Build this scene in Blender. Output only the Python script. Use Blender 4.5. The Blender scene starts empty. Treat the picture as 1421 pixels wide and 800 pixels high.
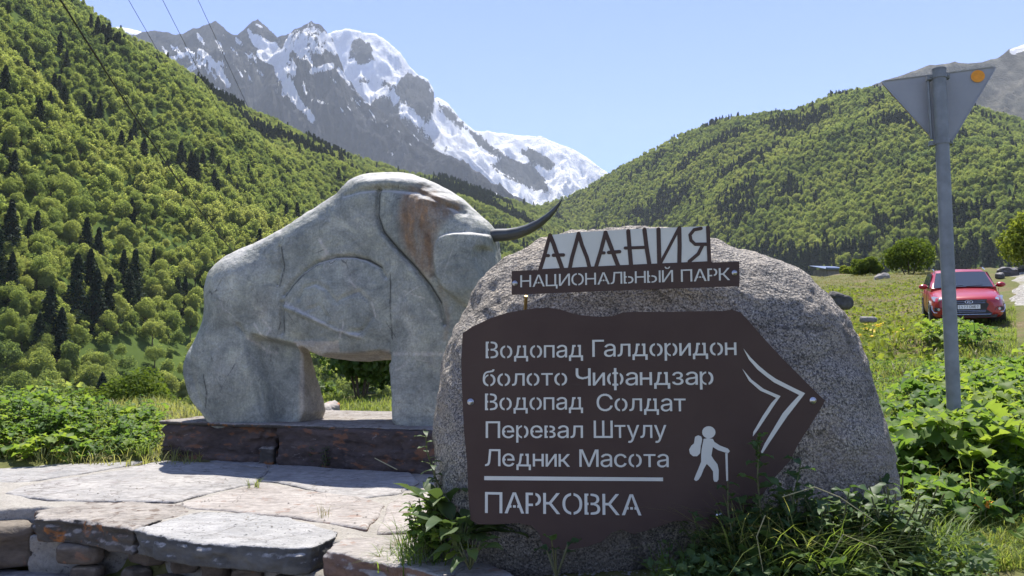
import bpy, bmesh, math, random
import numpy as np
from mathutils import Vector, Matrix
from mathutils.bvhtree import BVHTree

random.seed(7)
RNG = np.random.default_rng(7)
SC = bpy.context.scene
COL = SC.collection

# ------------------------------------------------------------------ camera, sky, sun, exposure
EYE = 0.95
FPX = 1060.0
PITCH = math.radians(5.0)
cam_d = bpy.data.cameras.new('camera')
cam_d.sensor_width = 36.0
cam_d.lens = 36.0 * FPX / 1421.0
cam_d.clip_start = 0.05
cam_d.clip_end = 30000
cam = bpy.data.objects.new('camera', cam_d)
COL.objects.link(cam)
cam.location = (0, 0, EYE)
cam.rotation_euler = (math.radians(90) + PITCH, 0, 0)
SC.camera = cam

SUN_EL, SUN_AZ = math.radians(66), math.radians(3)      # azimuth from +Y, negative = left
world = bpy.data.worlds.new('World')
SC.world = world
world.use_nodes = True
wn = world.node_tree
sky = wn.nodes.new('ShaderNodeTexSky')
sky.sky_type = 'NISHITA'
sky.sun_disc = False
sky.sun_elevation = SUN_EL
sky.sun_rotation = SUN_AZ
sky.altitude = 2600
sky.air_density = 0.9
sky.dust_density = 0.15
sky.ozone_density = 3.6
tint = wn.nodes.new('ShaderNodeMix'); tint.data_type = 'RGBA'; tint.blend_type = 'MULTIPLY'
tint.inputs[0].default_value = 1.0; tint.inputs[7].default_value = (0.77, 0.71, 0.88, 1)
wn.links.new(sky.outputs[0], tint.inputs[6])
wn.links.new(tint.outputs[2], wn.nodes['Background'].inputs[0])
wn.nodes['Background'].inputs[1].default_value = 0.125
sun_d = bpy.data.lights.new('sun', 'SUN')
sun_d.energy = 4.0
sun_d.angle = math.radians(0.5)
sun_d.color = (1.0, 0.95, 0.87)
sun = bpy.data.objects.new('sun', sun_d)
COL.objects.link(sun)
SUN_DIR = Vector((math.sin(SUN_AZ) * math.cos(SUN_EL), math.cos(SUN_AZ) * math.cos(SUN_EL), math.sin(SUN_EL)))
sun.rotation_euler = SUN_DIR.to_track_quat('Z', 'Y').to_euler()
SC.view_settings.view_transform = 'Standard'
SC.view_settings.look = 'None'
SC.view_settings.exposure = 1.5
SC.view_settings.gamma = 1.0
SC.view_settings.use_curve_mapping = False
SC.cycles.max_bounces = 6
SC.cycles.diffuse_bounces = 3
SC.cycles.transmission_bounces = 4
SC.cycles.transparent_max_bounces = 6
SC.cycles.volume_bounces = 0

# ------------------------------------------------------------------ measuring helpers (photo 1421 x 800)
CP, SP = math.cos(PITCH), math.sin(PITCH)
def ray(px, py):
    x = (px - 710.5) / FPX
    v = -(py - 400.0) / FPX
    return Vector((x, CP - SP * v, SP + CP * v))
def P(px, py, Y):
    d = ray(px, py)
    k = Y / d.y
    return Vector((d.x * k, Y, EYE + d.z * k))
def G(px, py, z):
    d = ray(px, py)
    k = (z - EYE) / d.z
    return Vector((d.x * k, d.y * k, z))
def proj(V):
    V = np.asarray(V, dtype=float)
    x, y, z = V[..., 0], V[..., 1], V[..., 2] - EYE
    fw = CP * y + SP * z
    up = -SP * y + CP * z
    fw = np.where(fw < 0.05, 0.05, fw)
    return 710.5 + FPX * x / fw, 400 - FPX * up / fw, fw

# ------------------------------------------------------------------ object helpers
def tag(o, label=None, cat=None, group=None, kind=None):
    if label: o['label'] = label
    if cat: o['category'] = cat
    if group: o['group'] = group
    if kind: o['kind'] = kind
    return o
def empty(name, loc, label=None, cat=None, group=None, rz=0.0):
    o = bpy.data.objects.new(name, None)
    o.empty_display_size = 0.2
    COL.objects.link(o)
    o.location = loc
    o.rotation_euler = (0, 0, rz)
    tag(o, label, cat, group)
    return o
def link(name, me, mats=None, parent=None):
    o = bpy.data.objects.new(name, me)
    COL.objects.link(o)
    if mats is not None:
        for m in (mats if isinstance(mats, (list, tuple)) else [mats]):
            me.materials.append(m)
    if parent is not None:
        o.parent = parent
    return o
def mesh_np(name, V, F, smooth=False, matidx=None, attrs=None):
    """V (n,3) array, F list of (m,k) index arrays."""
    V = np.asarray(V, dtype=np.float32)
    if not isinstance(F, (list, tuple)): F = [F]
    F = [np.asarray(f, dtype=np.int32) for f in F if len(f)]
    me = bpy.data.meshes.new(name)
    me.vertices.add(len(V))
    me.vertices.foreach_set('co', V.ravel())
    nl = sum(f.size for f in F)
    npoly = sum(len(f) for f in F)
    me.loops.add(nl)
    me.loops.foreach_set('vertex_index', np.concatenate([f.ravel() for f in F]))
    me.polygons.add(npoly)
    sizes = np.concatenate([np.full(len(f), f.shape[1], dtype=np.int32) for f in F])
    starts = np.concatenate([[0], np.cumsum(sizes)[:-1]]).astype(np.int32)
    me.polygons.foreach_set('loop_start', starts)
    me.polygons.foreach_set('use_smooth', np.full(npoly, bool(smooth)))
    if matidx is not None:
        me.polygons.foreach_set('material_index', np.asarray(matidx, dtype=np.int32))
    if attrs:
        for k, a in attrs.items():
            at = me.attributes.new(k, 'FLOAT', 'POINT')
            at.data.foreach_set('value', np.asarray(a, dtype=np.float32).ravel())
    me.update(calc_edges=True)
    me.validate()
    return me
class MB:
    """collects verts and faces; one mesh per build"""
    def __init__(s):
        s.V, s.F, s.M, s.n = [], [], [], 0
    def add(s, V, F, m=0):
        V = np.asarray(V, dtype=np.float32).reshape(-1, 3)
        for f in (F if isinstance(F, list) and len(F) and isinstance(F[0], np.ndarray) else [np.asarray(F)]):
            if len(f) == 0: continue
            s.F.append(np.asarray(f, dtype=np.int32) + s.n)
            s.M.append(np.full(len(f), m, dtype=np.int32))
        s.V.append(V)
        s.n += len(V)
    def box(s, c, d, rz=0.0, m=0):
        c = Vector(c)
        hx, hy, hz = d[0] / 2, d[1] / 2, d[2] / 2
        co, si = math.cos(rz), math.sin(rz)
        V = []
        for z in (-hz, hz):
            for x, y in ((-hx, -hy), (hx, -hy), (hx, hy), (-hx, hy)):
                V.append((c.x + x * co - y * si, c.y + x * si + y * co, c.z + z))
        s.add(V, np.array([(3, 2, 1, 0), (4, 5, 6, 7), (0, 1, 5, 4), (1, 2, 6, 5), (2, 3, 7, 6), (3, 0, 4, 7)]), m)
    def tube(s, pts, rad, n=8, m=0, cap=True):
        pts = np.asarray([tuple(p) for p in pts], dtype=float)
        k = len(pts)
        rad = np.broadcast_to(np.asarray(rad, dtype=float), (k,))
        T = np.gradient(pts, axis=0)
        T /= np.linalg.norm(T, axis=1)[:, None] + 1e-12
        up = np.array([0, 0, 1.0]) if abs(T[0][2]) < 0.9 else np.array([1.0, 0, 0])
        A = np.cross(T, up); A /= np.linalg.norm(A, axis=1)[:, None] + 1e-12
        B = np.cross(T, A)
        an = np.linspace(0, 2 * np.pi, n, endpoint=False)
        V = pts[:, None] + rad[:, None, None] * (np.cos(an)[None, :, None] * A[:, None] + np.sin(an)[None, :, None] * B[:, None])
        i, j = np.meshgrid(np.arange(k - 1), np.arange(n), indexing='ij')
        j2 = (j + 1) % n
        F = np.stack([i * n + j, i * n + j2, (i + 1) * n + j2, (i + 1) * n + j], -1).reshape(-1, 4)
        fs = [F]
        V = V.reshape(-1, 3)
        if cap:
            V = np.vstack([V, V[:n], V[(k - 1) * n:k * n], pts[0], pts[-1]])
            jj = np.arange(n); j3 = (jj + 1) % n; e0, e1 = k * n, k * n + n
            fs.append(np.stack([np.full(n, e1 + n), e0 + j3, e0 + jj], -1))
            fs.append(np.stack([np.full(n, e1 + n + 1), e1 + jj, e1 + j3], -1))
        s.add(V, fs, m)
    def lathe(s, c, axis, prof, n=20, m=0):
        """prof: list of (distance along axis, radius)"""
        c = Vector(c); a = Vector(axis).normalized()
        e = a.orthogonal().normalized(); g = a.cross(e)
        V = []
        for d, r in prof:
            for k in range(n):
                t = 2 * math.pi * k / n
                V.append(tuple(c + a * d + (e * math.cos(t) + g * math.sin(t)) * r))
        F = []
        for i in range(len(prof) - 1):
            for k in range(n):
                F.append((i * n + k, i * n + (k + 1) % n, (i + 1) * n + (k + 1) % n, (i + 1) * n + k))
        s.add(V, np.array(F), m)
    def plate(s, pts, nrm, th, m=0):
        """flat polygon (list of 3-D points) given thickness along nrm (backwards)"""
        nrm = Vector(nrm).normalized() * th
        bm = bmesh.new()
        vs = [bm.verts.new(p) for p in pts]
        f = bm.faces.new(vs)
        bm.normal_update()
        if f.normal.dot(nrm) < 0: f.normal_flip()
        r = bmesh.ops.extrude_face_region(bm, geom=[f])
        bmesh.ops.translate(bm, verts=[v for v in r['geom'] if isinstance(v, bmesh.types.BMVert)], vec=-nrm)
        bmesh.ops.recalc_face_normals(bm, faces=bm.faces[:])
        bmesh.ops.triangulate(bm, faces=[f for f in bm.faces if len(f.verts) > 4])
        bm.verts.index_update()
        V = [tuple(v.co) for v in bm.verts]
        for k in (3, 4):
            F = [[v.index for v in f.verts] for f in bm.faces if len(f.verts) == k]
            if F:
                s.F.append(np.array(F, dtype=np.int32) + s.n)
                s.M.append(np.full(len(F), m, dtype=np.int32))
        s.V.append(np.array(V, dtype=np.float32)); s.n += len(V)
        bm.free()
    def mesh(s, name, smooth=False):
        return mesh_np(name, np.concatenate(s.V), s.F, smooth, np.concatenate(s.M))
    def build(s, name, mats, parent=None, smooth=False):
        return link(name, s.mesh(name, smooth), mats, parent)
def bevel(o, w, seg=2):
    md = o.modifiers.new('bevel', 'BEVEL'); md.width = w; md.segments = seg; md.limit_method = 'ANGLE'
    return o

# ------------------------------------------------------------------ noise (numpy gradient noise)
_perm = np.random.default_rng(11).permutation(256)
_perm = np.concatenate([_perm, _perm, _perm])
_gr = np.random.default_rng(12).normal(size=(256, 3)); _gr /= np.linalg.norm(_gr, axis=1)[:, None]
_gr = _gr.astype(np.float32)
def perlin(x, y, z):
    x, y, z = np.broadcast_arrays(np.asarray(x, np.float32), np.asarray(y, np.float32), np.asarray(z, np.float32))
    xi, yi, zi = np.floor(x).astype(np.int32), np.floor(y).astype(np.int32), np.floor(z).astype(np.int32)
    xf, yf, zf = x - xi, y - yi, z - zi
    u, v, w = (t * t * t * (t * (t * 6 - 15) + 10) for t in (xf, yf, zf))
    out = 0
    for dx in (0, 1):
        for dy in (0, 1):
            for dz in (0, 1):
                h = _perm[_perm[_perm[(xi + dx) & 255] + ((yi + dy) & 255)] + ((zi + dz) & 255)]
                g = _gr[h]
                d = g[..., 0] * (xf - dx) + g[..., 1] * (yf - dy) + g[..., 2] * (zf - dz)
                out = out + d * (u if dx else 1 - u) * (v if dy else 1 - v) * (w if dz else 1 - w)
    return out * 1.6
def fbm(x, y, z, o=4, gain=0.5, ridged=False):
    a, f, t, tot = 1.0, 1.0, 0.0, 0.0
    for k in range(o):
        n = perlin(np.asarray(x) * f + 17.3 * k, np.asarray(y) * f + 5.1 * k, np.asarray(z) * f)
        t = t + a * ((1 - 2 * np.abs(n)) if ridged else n)
        tot += a; a *= gain; f *= 2.03
    return t / tot
def sstep(a, b, x):
    t = np.clip((np.asarray(x, dtype=float) - a) / (b - a), 0, 1)
    return t * t * (3 - 2 * t)

# ------------------------------------------------------------------ distance fields and surface nets
def chaikin(p, n=2):
    p = np.asarray(p, dtype=float)
    for _ in range(n):
        q = np.roll(p, -1, axis=0)
        p = np.stack([0.75 * p + 0.25 * q, 0.25 * p + 0.75 * q], 1).reshape(-1, 2)
    return p
def poly_sdf(poly, X, Y):
    poly = np.asarray(poly, dtype=float)
    d = np.full(X.shape, 1e9); ins = np.zeros(X.shape, bool)
    for a, b in zip(poly, np.roll(poly, -1, axis=0)):
        e = b - a
        wx, wy = X - a[0], Y - a[1]
        t = np.clip((wx * e[0] + wy * e[1]) / (e @ e + 1e-12), 0, 1)
        d = np.minimum(d, (wx - e[0] * t) ** 2 + (wy - e[1] * t) ** 2)
        c = (a[1] > Y) != (b[1] > Y)
        with np.errstate(divide='ignore', invalid='ignore'):
            xx = (b[0] - a[0]) * (Y - a[1]) / (b[1] - a[1] + 1e-30) + a[0]
        ins ^= c & (X < xx)
    return np.where(ins, -np.sqrt(d), np.sqrt(d))
def line_dist(pts, X, Y):
    pts = np.asarray(pts, dtype=float)
    d = np.full(X.shape, 1e9)
    for a, b in zip(pts[:-1], pts[1:]):
        e = b - a
        wx, wy = X - a[0], Y - a[1]
        t = np.clip((wx * e[0] + wy * e[1]) / (e @ e + 1e-12), 0, 1)
        d = np.minimum(d, (wx - e[0] * t) ** 2 + (wy - e[1] * t) ** 2)
    return np.sqrt(d)
def surface_nets(F, o, h):
    F = F.astype(np.float32)
    S = F < 0
    nx, ny, nz = F.shape
    cnt = np.zeros((nx - 1, ny - 1, nz - 1), np.int8)
    for dx in (0, 1):
        for dy in (0, 1):
            for dz in (0, 1):
                cnt += S[dx:nx - 1 + dx, dy:ny - 1 + dy, dz:nz - 1 + dz]
    act = (cnt > 0) & (cnt < 8)
    I = np.argwhere(act)
    idx = np.full(act.shape, -1, np.int32)
    idx[act] = np.arange(len(I))
    acc = np.zeros((len(I), 3)); num = np.zeros(len(I))
    C = [(0, 0, 0), (1, 0, 0), (0, 1, 0), (1, 1, 0), (0, 0, 1), (1, 0, 1), (0, 1, 1), (1, 1, 1)]
    Fv = [F[I[:, 0] + c[0], I[:, 1] + c[1], I[:, 2] + c[2]] for c in C]
    for a in range(8):
        for b in range(a + 1, 8):
            if sum(abs(C[a][k] - C[b][k]) for k in range(3)) != 1: continue
            m = (Fv[a] < 0) != (Fv[b] < 0)
            t = Fv[a] / np.where(m, Fv[a] - Fv[b], 1)
            p = np.array(C[a])[None] + t[:, None] * (np.array(C[b]) - np.array(C[a]))[None]
            acc[m] += p[m]; num[m] += 1
    V = (I + acc / num[:, None]) * h + np.asarray(o)[None]
    Q = []
    for ax in range(3):
        b, c = (ax + 1) % 3, (ax + 2) % 3
        sl0 = [slice(None)] * 3; sl1 = [slice(None)] * 3
        sl0[ax] = slice(0, -1); sl1[ax] = slice(1, None)
        ch = S[tuple(sl0)] != S[tuple(sl1)]
        E = np.argwhere(ch)
        ok = (E[:, b] > 0) & (E[:, c] > 0) & (E[:, b] < F.shape[b] - 1) & (E[:, c] < F.shape[c] - 1)
        E = E[ok]
        if not len(E): continue
        def at(db, dc):
            K = E.copy(); K[:, b] -= db; K[:, c] -= dc
            return idx[K[:, 0], K[:, 1], K[:, 2]]
        q = np.stack([at(1, 1), at(0, 1), at(0, 0), at(1, 0)], -1)
        inside0 = S[E[:, 0], E[:, 1], E[:, 2]]
        q[~inside0] = q[~inside0][:, ::-1]
        Q.append(q)
    Q = np.concatenate(Q)
    Q = Q[(Q >= 0).all(1)]
    return V, Q
def rock_prism(poly, z0, z1, r=0.02, amp=0.012, freq=6.0, h=0.015, smooth_n=0, top_amp=0.006, tilt=(0, 0), layer=0.0, seed=0.0, chip=0.0):
    """stone with a given plan outline (world xy), rough edges and a split top"""
    poly = chaikin(poly, smooth_n) if smooth_n else np.asarray(poly, dtype=float)
    m = 0.06 + amp
    x0, y0 = poly.min(0) - m; x1, y1 = poly.max(0) + m
    xs, ys, zs = np.arange(x0, x1, h), np.arange(y0, y1, h), np.arange(z0 - m, z1 + m, h)
    X, Y = np.meshgrid(xs, ys, indexing='ij')
    d2 = poly_sdf(poly, X, Y)
    d2 = d2 + amp * 1.6 * fbm(X * freq * .5, Y * freq * .5, seed + 3.0, 4)
    cx, cy = poly.mean(0)
    top = z1 + tilt[0] * (X - cx) + tilt[1] * (Y - cy) + top_amp * 2 * fbm(X * 2.2, Y * 3.0, seed, 5)
    Z = zs[None, None, :]
    N = amp * fbm(X[..., None] * freq, Y[..., None] * freq, Z * freq * 2.2 + seed, 3)
    if layer:
        N = N + layer * 1.5 * (np.abs(perlin(X[..., None] * 2.2, Y[..., None] * 2.2, Z * 26 + seed)) - 0.15)
    if chip:
        N = N + chip * fbm(X[..., None] * 15, Y[..., None] * 15, Z * 15 + seed, 2, 0.5, True)
    d3 = d2[..., None] + N
    hz = np.maximum(Z - top[..., None], z0 - Z)
    q1, q2 = d3 + r, hz + r
    F = np.minimum(np.maximum(q1, q2), 0) + np.sqrt(np.maximum(q1, 0) ** 2 + np.maximum(q2, 0) ** 2) - r
    return surface_nets(F, (x0, y0, z0 - m), h)
def stone(name, poly, z0, z1, mats, parent=None, smooth=True, **k):
    V, Q = rock_prism(poly, z0, z1, **k)
    return link(name, mesh_np(name, V, Q, smooth), mats, parent)

# ------------------------------------------------------------------ materials
def newmat(name):
    m = bpy.data.materials.new(name); m.use_nodes = True
    nt = m.node_tree
    b = nt.nodes['Principled BSDF']
    return m, nt, b
class NT:
    def __init__(s, nt): s.nt = nt
    def n(s, typ, **k):
        o = s.nt.nodes.new(typ)
        for a, v in k.items():
            if a.startswith('i_'):
                o.inputs[int(a[2:]) if a[2:].isdigit() else a[2:]].default_value = v
            else: setattr(o, a, v)
        return o
    def l(s, a, b): s.nt.links.new(a, b)
    def pos(s, scale=(1, 1, 1), obj=True):
        t = s.n('ShaderNodeTexCoord')
        mp = s.n('ShaderNodeMapping'); mp.inputs['Scale'].default_value = scale
        s.l(t.outputs['Object'], mp.inputs[0])
        return mp.outputs[0]
    def noise(s, vec, scale, detail=4, rough=0.55, dist=0.0):
        o = s.n('ShaderNodeTexNoise')
        o.inputs['Scale'].default_value = scale; o.inputs['Detail'].default_value = detail
        o.inputs['Roughness'].default_value = rough; o.inputs['Distortion'].default_value = dist
        s.l(vec, o.inputs['Vector'])
        return o.outputs['Fac']
    def vor(s, vec, scale, feature='F1', out='Distance'):
        o = s.n('ShaderNodeTexVoronoi', feature=feature)
        o.inputs['Scale'].default_value = scale
        s.l(vec, o.inputs['Vector'])
        return o.outputs[out]
    def ramp(s, fac, stops, interp='LINEAR'):
        o = s.n('ShaderNodeValToRGB')
        o.color_ramp.interpolation = interp
        e = o.color_ramp.elements
        while len(e) < len(stops): e.new(0.5)
        for k, (p, c) in enumerate(stops):
            e[k].position = p
            e[k].color = (*c, 1) if isinstance(c, (tuple, list)) else (c, c, c, 1)
        s.l(fac, o.inputs[0])
        return o.outputs[0]
    def mix(s, fac, a, b, mode='MIX'):
        o = s.n('ShaderNodeMix', data_type='RGBA', blend_type=mode)
        for k, v in ((0, fac), (6, a), (7, b)):
            sock = o.inputs[k]
            if hasattr(v, 'links'): s.l(v, sock)
            elif isinstance(v, (tuple, list)): sock.default_value = (*v, 1) if len(v) == 3 else v
            else: sock.default_value = v if k == 0 else (v, v, v, 1)
        return o.outputs[2]
    def math(s, op, a, b=0.0, clamp=False):
        o = s.n('ShaderNodeMath', operation=op); o.use_clamp = clamp
        for k, v in enumerate((a, b)):
            if hasattr(v, 'links'): s.l(v, o.inputs[k])
            else: o.inputs[k].default_value = v
        return o.outputs[0]
    def attr(s, name):
        return s.n('ShaderNodeAttribute', attribute_name=name).outputs['Fac']
    def bump(s, b, hgt, strength=0.4, dist=0.02):
        o = s.n('ShaderNodeBump'); o.inputs['Strength'].default_value = strength; o.inputs['Distance'].default_value = dist
        s.l(hgt, o.inputs['Height']); s.l(o.outputs[0], b.inputs['Normal'])
def plain(name, col, rough=0.6, metal=0.0, spec=0.5, var=0.0, vscale=8.0, coat=0.0):
    m, nt, b = newmat(name)
    b.inputs['Roughness'].default_value = rough; b.inputs['Metallic'].default_value = metal
    b.inputs['Specular IOR Level'].default_value = spec
    b.inputs['Coat Weight'].default_value = coat
    b.inputs['Base Color'].default_value = (*col, 1)
    if var:
        t = NT(nt)
        f = t.noise(t.pos(), vscale, 5, 0.6)
        c = t.ramp(f, [(0.3, tuple(x * (1 - var) for x in col)), (0.7, tuple(min(1, x * (1 + var)) for x in col))])
        t.l(c, b.inputs['Base Color'])
    return m
def leafmat(name, cols, trans=0.4, rough=0.55, spec=0.3, tcol=1.6, patch=0.0):
    """cols: list of base colours picked per leaf and per plant"""
    m, nt, b = newmat(name)
    t = NT(nt)
    geo = t.n('ShaderNodeNewGeometry'); oi = t.n('ShaderNodeObjectInfo')
    f = t.math('ADD', t.math('MULTIPLY', oi.outputs['Random'], 0.62), t.math('MULTIPLY', geo.outputs['Random Per Island'], 0.38))
    if patch:
        nz = t.noise(oi.outputs['Location'], patch, 4, 0.6)
        f = t.math('ADD', t.math('MULTIPLY', f, 0.62), t.math('MULTIPLY', t.math('SUBTRACT', nz, 0.32), 1.05))
    k = len(cols)
    c = t.ramp(f, [((i + 0.5) / k * 0.8 + 0.1, col) for i, col in enumerate(cols)])
    b.inputs['Roughness'].default_value = rough; b.inputs['Specular IOR Level'].default_value = spec
    t.l(c, b.inputs['Base Color'])
    tr = t.n('ShaderNodeBsdfTranslucent')
    t.l(t.mix(1.0, c, (tcol * 1.05, tcol, tcol * 0.55), 'MULTIPLY'), tr.inputs[0])
    mx = t.n('ShaderNodeMixShader'); mx.inputs[0].default_value = trans
    t.l(b.outputs[0], mx.inputs[1]); t.l(tr.outputs[0], mx.inputs[2])
    t.l(mx.outputs[0], nt.nodes['Material Output'].inputs[0])
    return m
def stonemat(name, c1, c2, scale=3.0, speck=None, lichen=None, bump=0.5, bscale=30.0, bdist=0.012, rough=0.85, streak=False, side=None, sidelichen=None):
    m, nt, b = newmat(name); t = NT(nt)
    p = t.pos((1, 1, 2.6) if streak else (1, 1, 1))
    oi = t.n('ShaderNodeObjectInfo')
    f = t.noise(p, scale, 6, 0.62, 0.4)
    c = t.ramp(f, [(0.3, c1), (0.7, c2)])
    fine = t.noise(p, bscale, 5, 0.7)
    c = t.mix(0.55, c, t.ramp(fine, [(0.3, 0.45), (0.7, 1.2)]), 'MULTIPLY')
    c = t.mix(0.35, c, t.ramp(oi.outputs['Random'], [(0, (0.72, 0.74, 0.78)), (1, (1.2, 1.12, 1.05))]), 'MULTIPLY')
    if speck:
        g = t.noise(p, speck[0], 3, 0.6)
        c = t.mix(t.ramp(g, [(speck[1], 0.0), (speck[1] + 0.06, 1.0)]), c, speck[2])
    if lichen:
        g = t.noise(p, lichen[0], 5, 0.65, 0.6)
        c = t.mix(t.ramp(g, [(lichen[1], 0.0), (lichen[1] + 0.08, 1.0)]), c, lichen[2])
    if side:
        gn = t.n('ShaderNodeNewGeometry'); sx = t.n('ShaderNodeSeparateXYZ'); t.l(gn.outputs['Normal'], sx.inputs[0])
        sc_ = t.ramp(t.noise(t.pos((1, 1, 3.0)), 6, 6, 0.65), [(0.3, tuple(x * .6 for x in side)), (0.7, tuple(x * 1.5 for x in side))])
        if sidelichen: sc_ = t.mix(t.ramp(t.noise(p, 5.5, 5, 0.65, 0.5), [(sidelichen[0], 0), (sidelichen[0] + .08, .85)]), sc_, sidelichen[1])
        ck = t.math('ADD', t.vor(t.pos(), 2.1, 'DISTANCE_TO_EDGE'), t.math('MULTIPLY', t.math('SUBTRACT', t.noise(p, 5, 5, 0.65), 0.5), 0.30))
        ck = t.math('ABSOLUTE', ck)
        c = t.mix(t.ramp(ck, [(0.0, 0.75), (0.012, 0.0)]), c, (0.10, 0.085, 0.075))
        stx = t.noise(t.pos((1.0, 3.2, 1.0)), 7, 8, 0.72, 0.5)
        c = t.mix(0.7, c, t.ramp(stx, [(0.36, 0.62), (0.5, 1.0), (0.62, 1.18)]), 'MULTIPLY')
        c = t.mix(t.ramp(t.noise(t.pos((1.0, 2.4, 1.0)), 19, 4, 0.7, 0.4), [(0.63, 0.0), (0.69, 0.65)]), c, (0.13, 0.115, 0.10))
        c = t.mix(t.ramp(t.math('ADD', sx.outputs[2], t.math('MULTIPLY', t.math('SUBTRACT', fine, .5), .5)), [(0.35, 0), (0.62, 1)]), sc_, c)  # steep faces mixed darker: rock tone with their shade painted in
    t.l(c, b.inputs['Base Color'])
    b.inputs['Roughness'].default_value = rough; b.inputs['Specular IOR Level'].default_value = 0.25
    h2 = t.math('ADD', t.noise(p, bscale * 0.35, 8, 0.68, 0.3), t.math('MULTIPLY', t.noise(p, bscale * 2.5, 3, 0.6), 0.25))
    t.bump(b, h2, bump, bdist)
    return m

# ------------------------------------------------------------------ ground sheet
def ground_z(x, y):
    x, y = np.asarray(x, float), np.asarray(y, float)
    r = np.hypot(x, y)
    t = x / np.maximum(y, 0.3)
    zr = 0.087 * np.clip(r - 3.9, 0, 21.4) + 0.13 * np.clip(r - 25.3, 0, 44) - 0.13 * np.clip(r - 78, 0, 220) - 0.03
    zl = -0.07 + 0.13 * np.clip(r - 7.2, 0, 2.4) - 0.22 * np.clip(r - 13, 0, 95)
    zl = np.where(t < -0.25, zl - 0.03 * np.clip(r - 7.2, 0, 4), zl)
    w = sstep(-0.05, 0.30, t)
    z = zl * (1 - w) + zr * w
    z = np.where(y < 0.2, -0.27, z)
    edge_y = 3.72 - 0.45 * (x + 0.3)
    z = z - 0.48 * sstep(0.16, -0.10, y - edge_y) * sstep(0.15, -0.1, x) * (y > -1)
    z = z + 0.03 * sstep(3.9, 3.4, y) * sstep(0.0, 0.3, x)
    z = np.maximum(z, -20)
    amp = np.clip(r / 30, 0.012, 0.5)
    return z + amp * fbm(x * 0.35, y * 0.35, 4.0, 3) * sstep(3, 12, r)
rr = np.concatenate([np.linspace(0.3, 12, 90), np.geomspace(12.3, 400, 130), np.geomspace(430, 8000, 30)])
aa = np.concatenate([np.linspace(-180, -50, 40)[:-1], np.linspace(-50, 50, 260), np.linspace(50, 180, 40)[1:-1]])
A_, R_ = np.meshgrid(np.radians(aa), rr, indexing='ij')
X_, Y_ = R_ * np.sin(A_), R_ * np.cos(A_)
Z_ = ground_z(X_, Y_)
na, nr = X_.shape
i, j = np.meshgrid(np.arange(na), np.arange(nr - 1), indexing='ij')
i2 = (i + 1) % na
F_ = np.stack([i * nr + j, i2 * nr + j, i2 * nr + j + 1, i * nr + j + 1], -1).reshape(-1, 4)[:, ::-1]

m_ground, nt, b = newmat('meadow_soil'); t = NT(nt)
p = t.pos()
c = t.ramp(t.noise(p, 0.9, 6, 0.65), [(0.30, (0.085, 0.10, 0.028)), (0.5, (0.12, 0.125, 0.045)), (0.62, (0.15, 0.12, 0.065)), (0.75, (0.2, 0.17, 0.11))])
c = t.mix(0.6, c, t.ramp(t.noise(p, 14, 4, 0.7), [(0.3, 0.5), (0.7, 1.3)]), 'MULTIPLY')
t.l(c, b.inputs['Base Color']); b.inputs['Roughness'].default_value = 0.95; b.inputs['Specular IOR Level'].default_value = 0.1
t.bump(b, t.noise(p, 22, 6, 0.7), 0.8, 0.03)
tag(link('ground', mesh_np('ground', np.stack([X_, Y_, Z_], -1).reshape(-1, 3), F_, True), m_ground), kind='structure')

# gravel road climbing on the right
m_gravel, nt, b = newmat('gravel'); t = NT(nt)
p = t.pos()
c = t.ramp(t.vor(p, 11, out='Color'), [(0.1, (0.15, 0.14, 0.125)), (0.5, (0.24, 0.225, 0.20)), (0.95, (0.36, 0.345, 0.32))])
c = t.mix(t.ramp(t.noise(p, 0.8, 4, 0.6), [(0.5, 0), (0.62, 0.7)]), c, (0.16, 0.15, 0.07))
t.l(c, b.inputs['Base Color']); b.inputs['Roughness'].default_value = 0.95
t.bump(b, t.math('ADD', t.vor(p, 11), t.noise(p, 3, 5, 0.7)), 0.9, 0.04)
road_l = np.array([(9.2, 13.2), (11.6, 17.0), (14.1, 21.0), (19.6, 30.0), (27.6, 42.0), (36.0, 55.0), (46, 72)], float)
road_r = np.array([(13.5, 11.8), (16.5, 15.5), (19.5, 20.0), (25.0, 28.5), (33.0, 40.0), (42.0, 52.0), (52, 70)], float)
k = np.linspace(0, len(road_l) - 1, 90)
def pl(pts, k): return np.stack([np.interp(k, np.arange(len(pts)), pts[:, q]) for q in (0, 1)], -1)
Lk, Rk = pl(road_l, k), pl(road_r, k)
s = np.linspace(0, 1, 16)
RV = Lk[:, None] * (1 - s)[None, :, None] + Rk[:, None] * s[None, :, None]
edge = 0.35 * fbm(RV[..., 0] * .8, RV[..., 1] * .8, 2.0, 3)
RV[..., 0] += edge * (np.abs(s - .5) * 2)[None]
RZ = ground_z(RV[..., 0], RV[..., 1]) + 0.13 - 0.16 * (np.abs(s - .5) * 2)[None] ** 6 + 0.03 * fbm(RV[..., 0] * 1.4, RV[..., 1] * 1.4, 1, 3)
i, j = np.meshgrid(np.arange(89), np.arange(15), indexing='ij')
Fq = np.stack([i * 16 + j, i * 16 + j + 1, (i + 1) * 16 + j + 1, (i + 1) * 16 + j], -1).reshape(-1, 4)
tag(link('road', mesh_np('road', np.concatenate([RV, RZ[..., None]], -1).reshape(-1, 3), Fq, True), m_gravel), kind='structure')

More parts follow.
